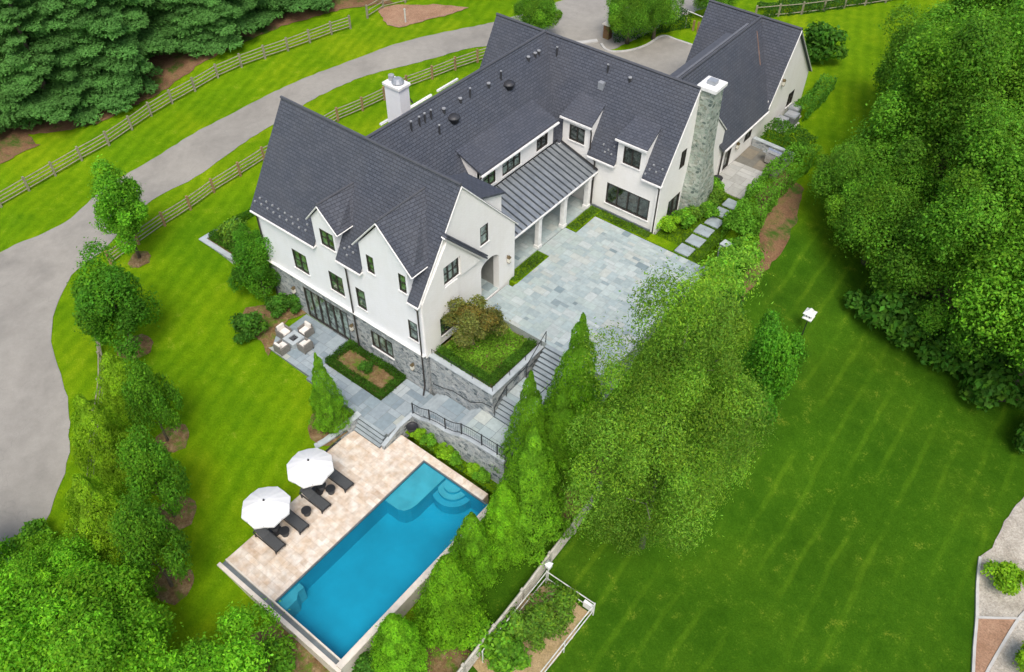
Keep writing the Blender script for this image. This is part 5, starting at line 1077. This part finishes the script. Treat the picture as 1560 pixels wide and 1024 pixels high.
# hedging of patio bed, planter and house beds
hedge('box_hedge','low clipped hedge framing the patio planting bed',[(-31.05,21.2),(-26.5,21.2),(-26.5,23.0),(-31.0,23.0),(-31.05,21.2)],.36,.35,(.055,.15,.012),z=.8,leaf=.09,dens=900)
hedge('box_hedge','low clipped hedge along the outer edge of the corner planter',[(-24.0,24.05),(-20.2,24.05),(-20.2,27.9)],.42,.45,(.075,.19,.016),z=3.9,leaf=.10,dens=800)
hedge('box_hedge','small hedge row inside the left stone planter wall',[(-43.2,24.0),(-46.0,24.0),(-46.0,29.0)],.5,.5,(.06,.17,.012),z=1.5,leaf=.11,dens=700)
m=M(); m.box(-31.0,-26.5,21.2,23.05,.3,.86); o=m.obj('planting_bed','mulch'); props(o,kind='structure')
T('ball','shrub',(560,565),.75,'single round shrub in the middle of the hedged patio bed','shrub',z=.86)
def cover(name,rects,colr,n,leaf,h=.12,rough=.08,label=None):
    global rng; rng=np.random.default_rng(int(n)); P=[]
    for x0,x1,y0,y1,z in rects:
        k=int(n*(x1-x0)*(y1-y0)); X=rng.uniform(x0,x1,k);Y=rng.uniform(y0,y1,k)
        Z=(hts(X,Y) if z is None else z)+rng.uniform(.02,h,k)*(1+.6*np.sin(X*3)*np.sin(Y*2.7)); P.append(np.stack([X,Y,Z],1))
    P=np.concatenate(P); n=len(P); cl=1+.25*np.sin(P[:,0]*1.9)*np.sin(P[:,1]*2.3); C=np.array(colr)*cl[:,None]*rng.uniform(.6,1.45,(n,1))
    V,Q,CC_=leaves(P,np.tile([0,0,1.],(n,1)),leaf*rng.uniform(.6,1.4,n),C,.5,.5); o=link(name,colmesh(name,V,Q,CC_,'leaf')); props(o,kind='stuff'); return o
m=M(); m.box(-24.9,-23.95,31.2,34.7,3.9,4.42); m.box(-24.9,-24.05,37.9,41.0,3.9,4.42); m.box(-24.05,-17.9,40.2,41.0,3.9,4.42); m.box(-19.7,-17.9,41.0,48.3,3.7,4.38); m.box(-17.9,-16.0,40.2,48.3,3.7,4.33); o=m.obj('grass_strip','lawn'); props(o,kind='structure')
cover('ground_cover',[(-24.8,-24.0,31.3,34.6,4.42),(-24.8,-24.1,38.0,40.9,4.42),(-24.0,-19.9,40.25,40.95,4.42)],(.085,.17,.02),300,.13)
cover('grass',[(-19.7,-17.85,41.0,48.2,4.38),(-17.9,-16.0,40.25,48.2,4.33)],(.06,.13,.012),350,.09,.06)
cover('ground_cover',[(-24.2,-20.0,24.0,28.1,3.92)],(.17,.34,.025),420,.15,.22)
cover('ground_cover',[(-23.6,-17.0,20.35,21.1,None)],(.06,.14,.015),120,.12)
for i,(x,y) in enumerate([(-23.0,20.75),(-22.3,20.8),(-20.9,20.8),(-20.2,20.75),(-18.9,20.8),(-18.2,20.8)]):
    plant_at('ballB' if i%2 else 'lime','shrub',(x,y,0),.62+.06*(i%3),i,['bright clump next to the dark urn','second green clump right of the dark urn','green clump at the middle of the pool bed','fourth clump of the pool bed, past the middle','fifth clump of the pool bed, under the high part of the wall','last clump of the pool bed, near the arborvitae'][i],'shrub','clumps in the bed below the retaining wall')
# bed at the stone chimney
for i,(x,y,s,k) in enumerate([(-19.2,41.9,1.1,'lime'),(-18.9,43.1,1.2,'ballB'),(-18.5,44.2,1.0,'wisp'),(-18.0,45.2,1.0,'ballB'),(-18.3,46.5,1.2,'wisp'),(-19.0,47.6,1.2,'ballB')]):
    plant_at(k,'shrub',(x,y,4.35),s,i,['lime shrub under the lower gable window','round shrub just left of the stone chimney foot','wispy shrub in front of the stone chimney','round shrub at the chimney corner by the path','wispy tall shrub right of the stone chimney','shrub between the chimney and the dark pot'][i],'shrub','shrubs at the foot of the stone chimney')
# shrubs by the patio and left corner
for i,(px,s,k,lb) in enumerate([((380,515),1.7,'ball','big round dark shrub at the lawn edge of the mulch bed'),((425,478),1.3,'ball','round shrub left of the terrace doors'),((452,472),1.15,'ball','round shrub touching the terrace doors'),((400,440),1.5,'ballB','leafy shrub between the corner tree and the house'),((360,370),1.6,'wisp','wispy shrub in the left stone planter')]):
    T(k,'shrub',px,s,lb,'shrub','shrubs around the left corner of the house')
# kitchen garden plants
for i,(px,s,k) in enumerate([((770,1000),1.7,'ballB'),((820,950),1.5,'wisp'),((855,930),1.5,'wisp'),((815,975),1.1,'wisp'),((745,985),1.3,'ballB'),((790,965),1.3,'wisp'),((835,965),1.2,'wisp')]):
    T(k,'garden_plant',px,s,['bushy dense plant at the left of the kitchen garden','wispy plant nearest the white corner box','wispy plant beside the garden gate panel','low wispy plant in the middle of the straw','small dense plant at the grey fence end of the garden','wispy plant in the middle of the garden, left of its low neighbour','wispy plant over the bare straw by the outer rail'][i],'plant','plants in the kitchen garden')
for px,s_,lb in [((1330,492),3.2,'dark undergrowth shrub at the woodland foot, closest to the bird house'),((1385,525),3.0,'second undergrowth shrub along the foot of the right hand woods'),((1440,560),3.4,'third undergrowth shrub along the foot of the right hand woods'),((1500,610),3.4,'lowest undergrowth shrub at the foot of the right hand woods')]:
    T('ball','shrub',px,s_,lb,'shrub','undergrowth at the woodland edge')
T('lime','round_shrub',(1527,895),1.5,'neat lime green round shrub on the gravel at the right edge','shrub'); T('lime','round_shrub',(1560,1015),1.3,'lime green shrub in the bottom right corner','shrub'); T('ball','shrub',(1570,690),2.2,'dark shrub at the right edge where the gravel begins','shrub'); T('ball','shrub',(1555,560),3.0,'dark shrub below the big trees at the right edge','shrub')
# ------------------------------------------------------------------ light
w=bpy.data.worlds.new('World'); sc.world=w; w.use_nodes=True; N=w.node_tree.nodes; L=w.node_tree.links
sk=N.new('ShaderNodeTexSky'); sk.sky_type='NISHITA'; sk.sun_disc=False; sk.sun_elevation=R(58); sk.air_density=1.0; sk.dust_density=4.0
d=Vector((.55,-.60,1.3)).normalized(); sk.sun_rotation=math.atan2(d.x,d.y)
L.new(sk.outputs[0],N['Background'].inputs[0]); N['Background'].inputs[1].default_value=.145
s=bpy.data.lights.new('sun','SUN'); s.energy=1.7; s.angle=R(26); s.color=(1,.97,.93); so=bpy.data.objects.new('sun',s); col.objects.link(so); so.rotation_euler=(-d).to_track_quat('-Z','Y').to_euler()
sc.view_settings.view_transform='Standard'; sc.view_settings.look='None'; sc.view_settings.exposure=.44; sc.view_settings.gamma=1
sc.cycles.max_bounces=6; sc.cycles.diffuse_bounces=3; sc.cycles.transparent_max_bounces=8
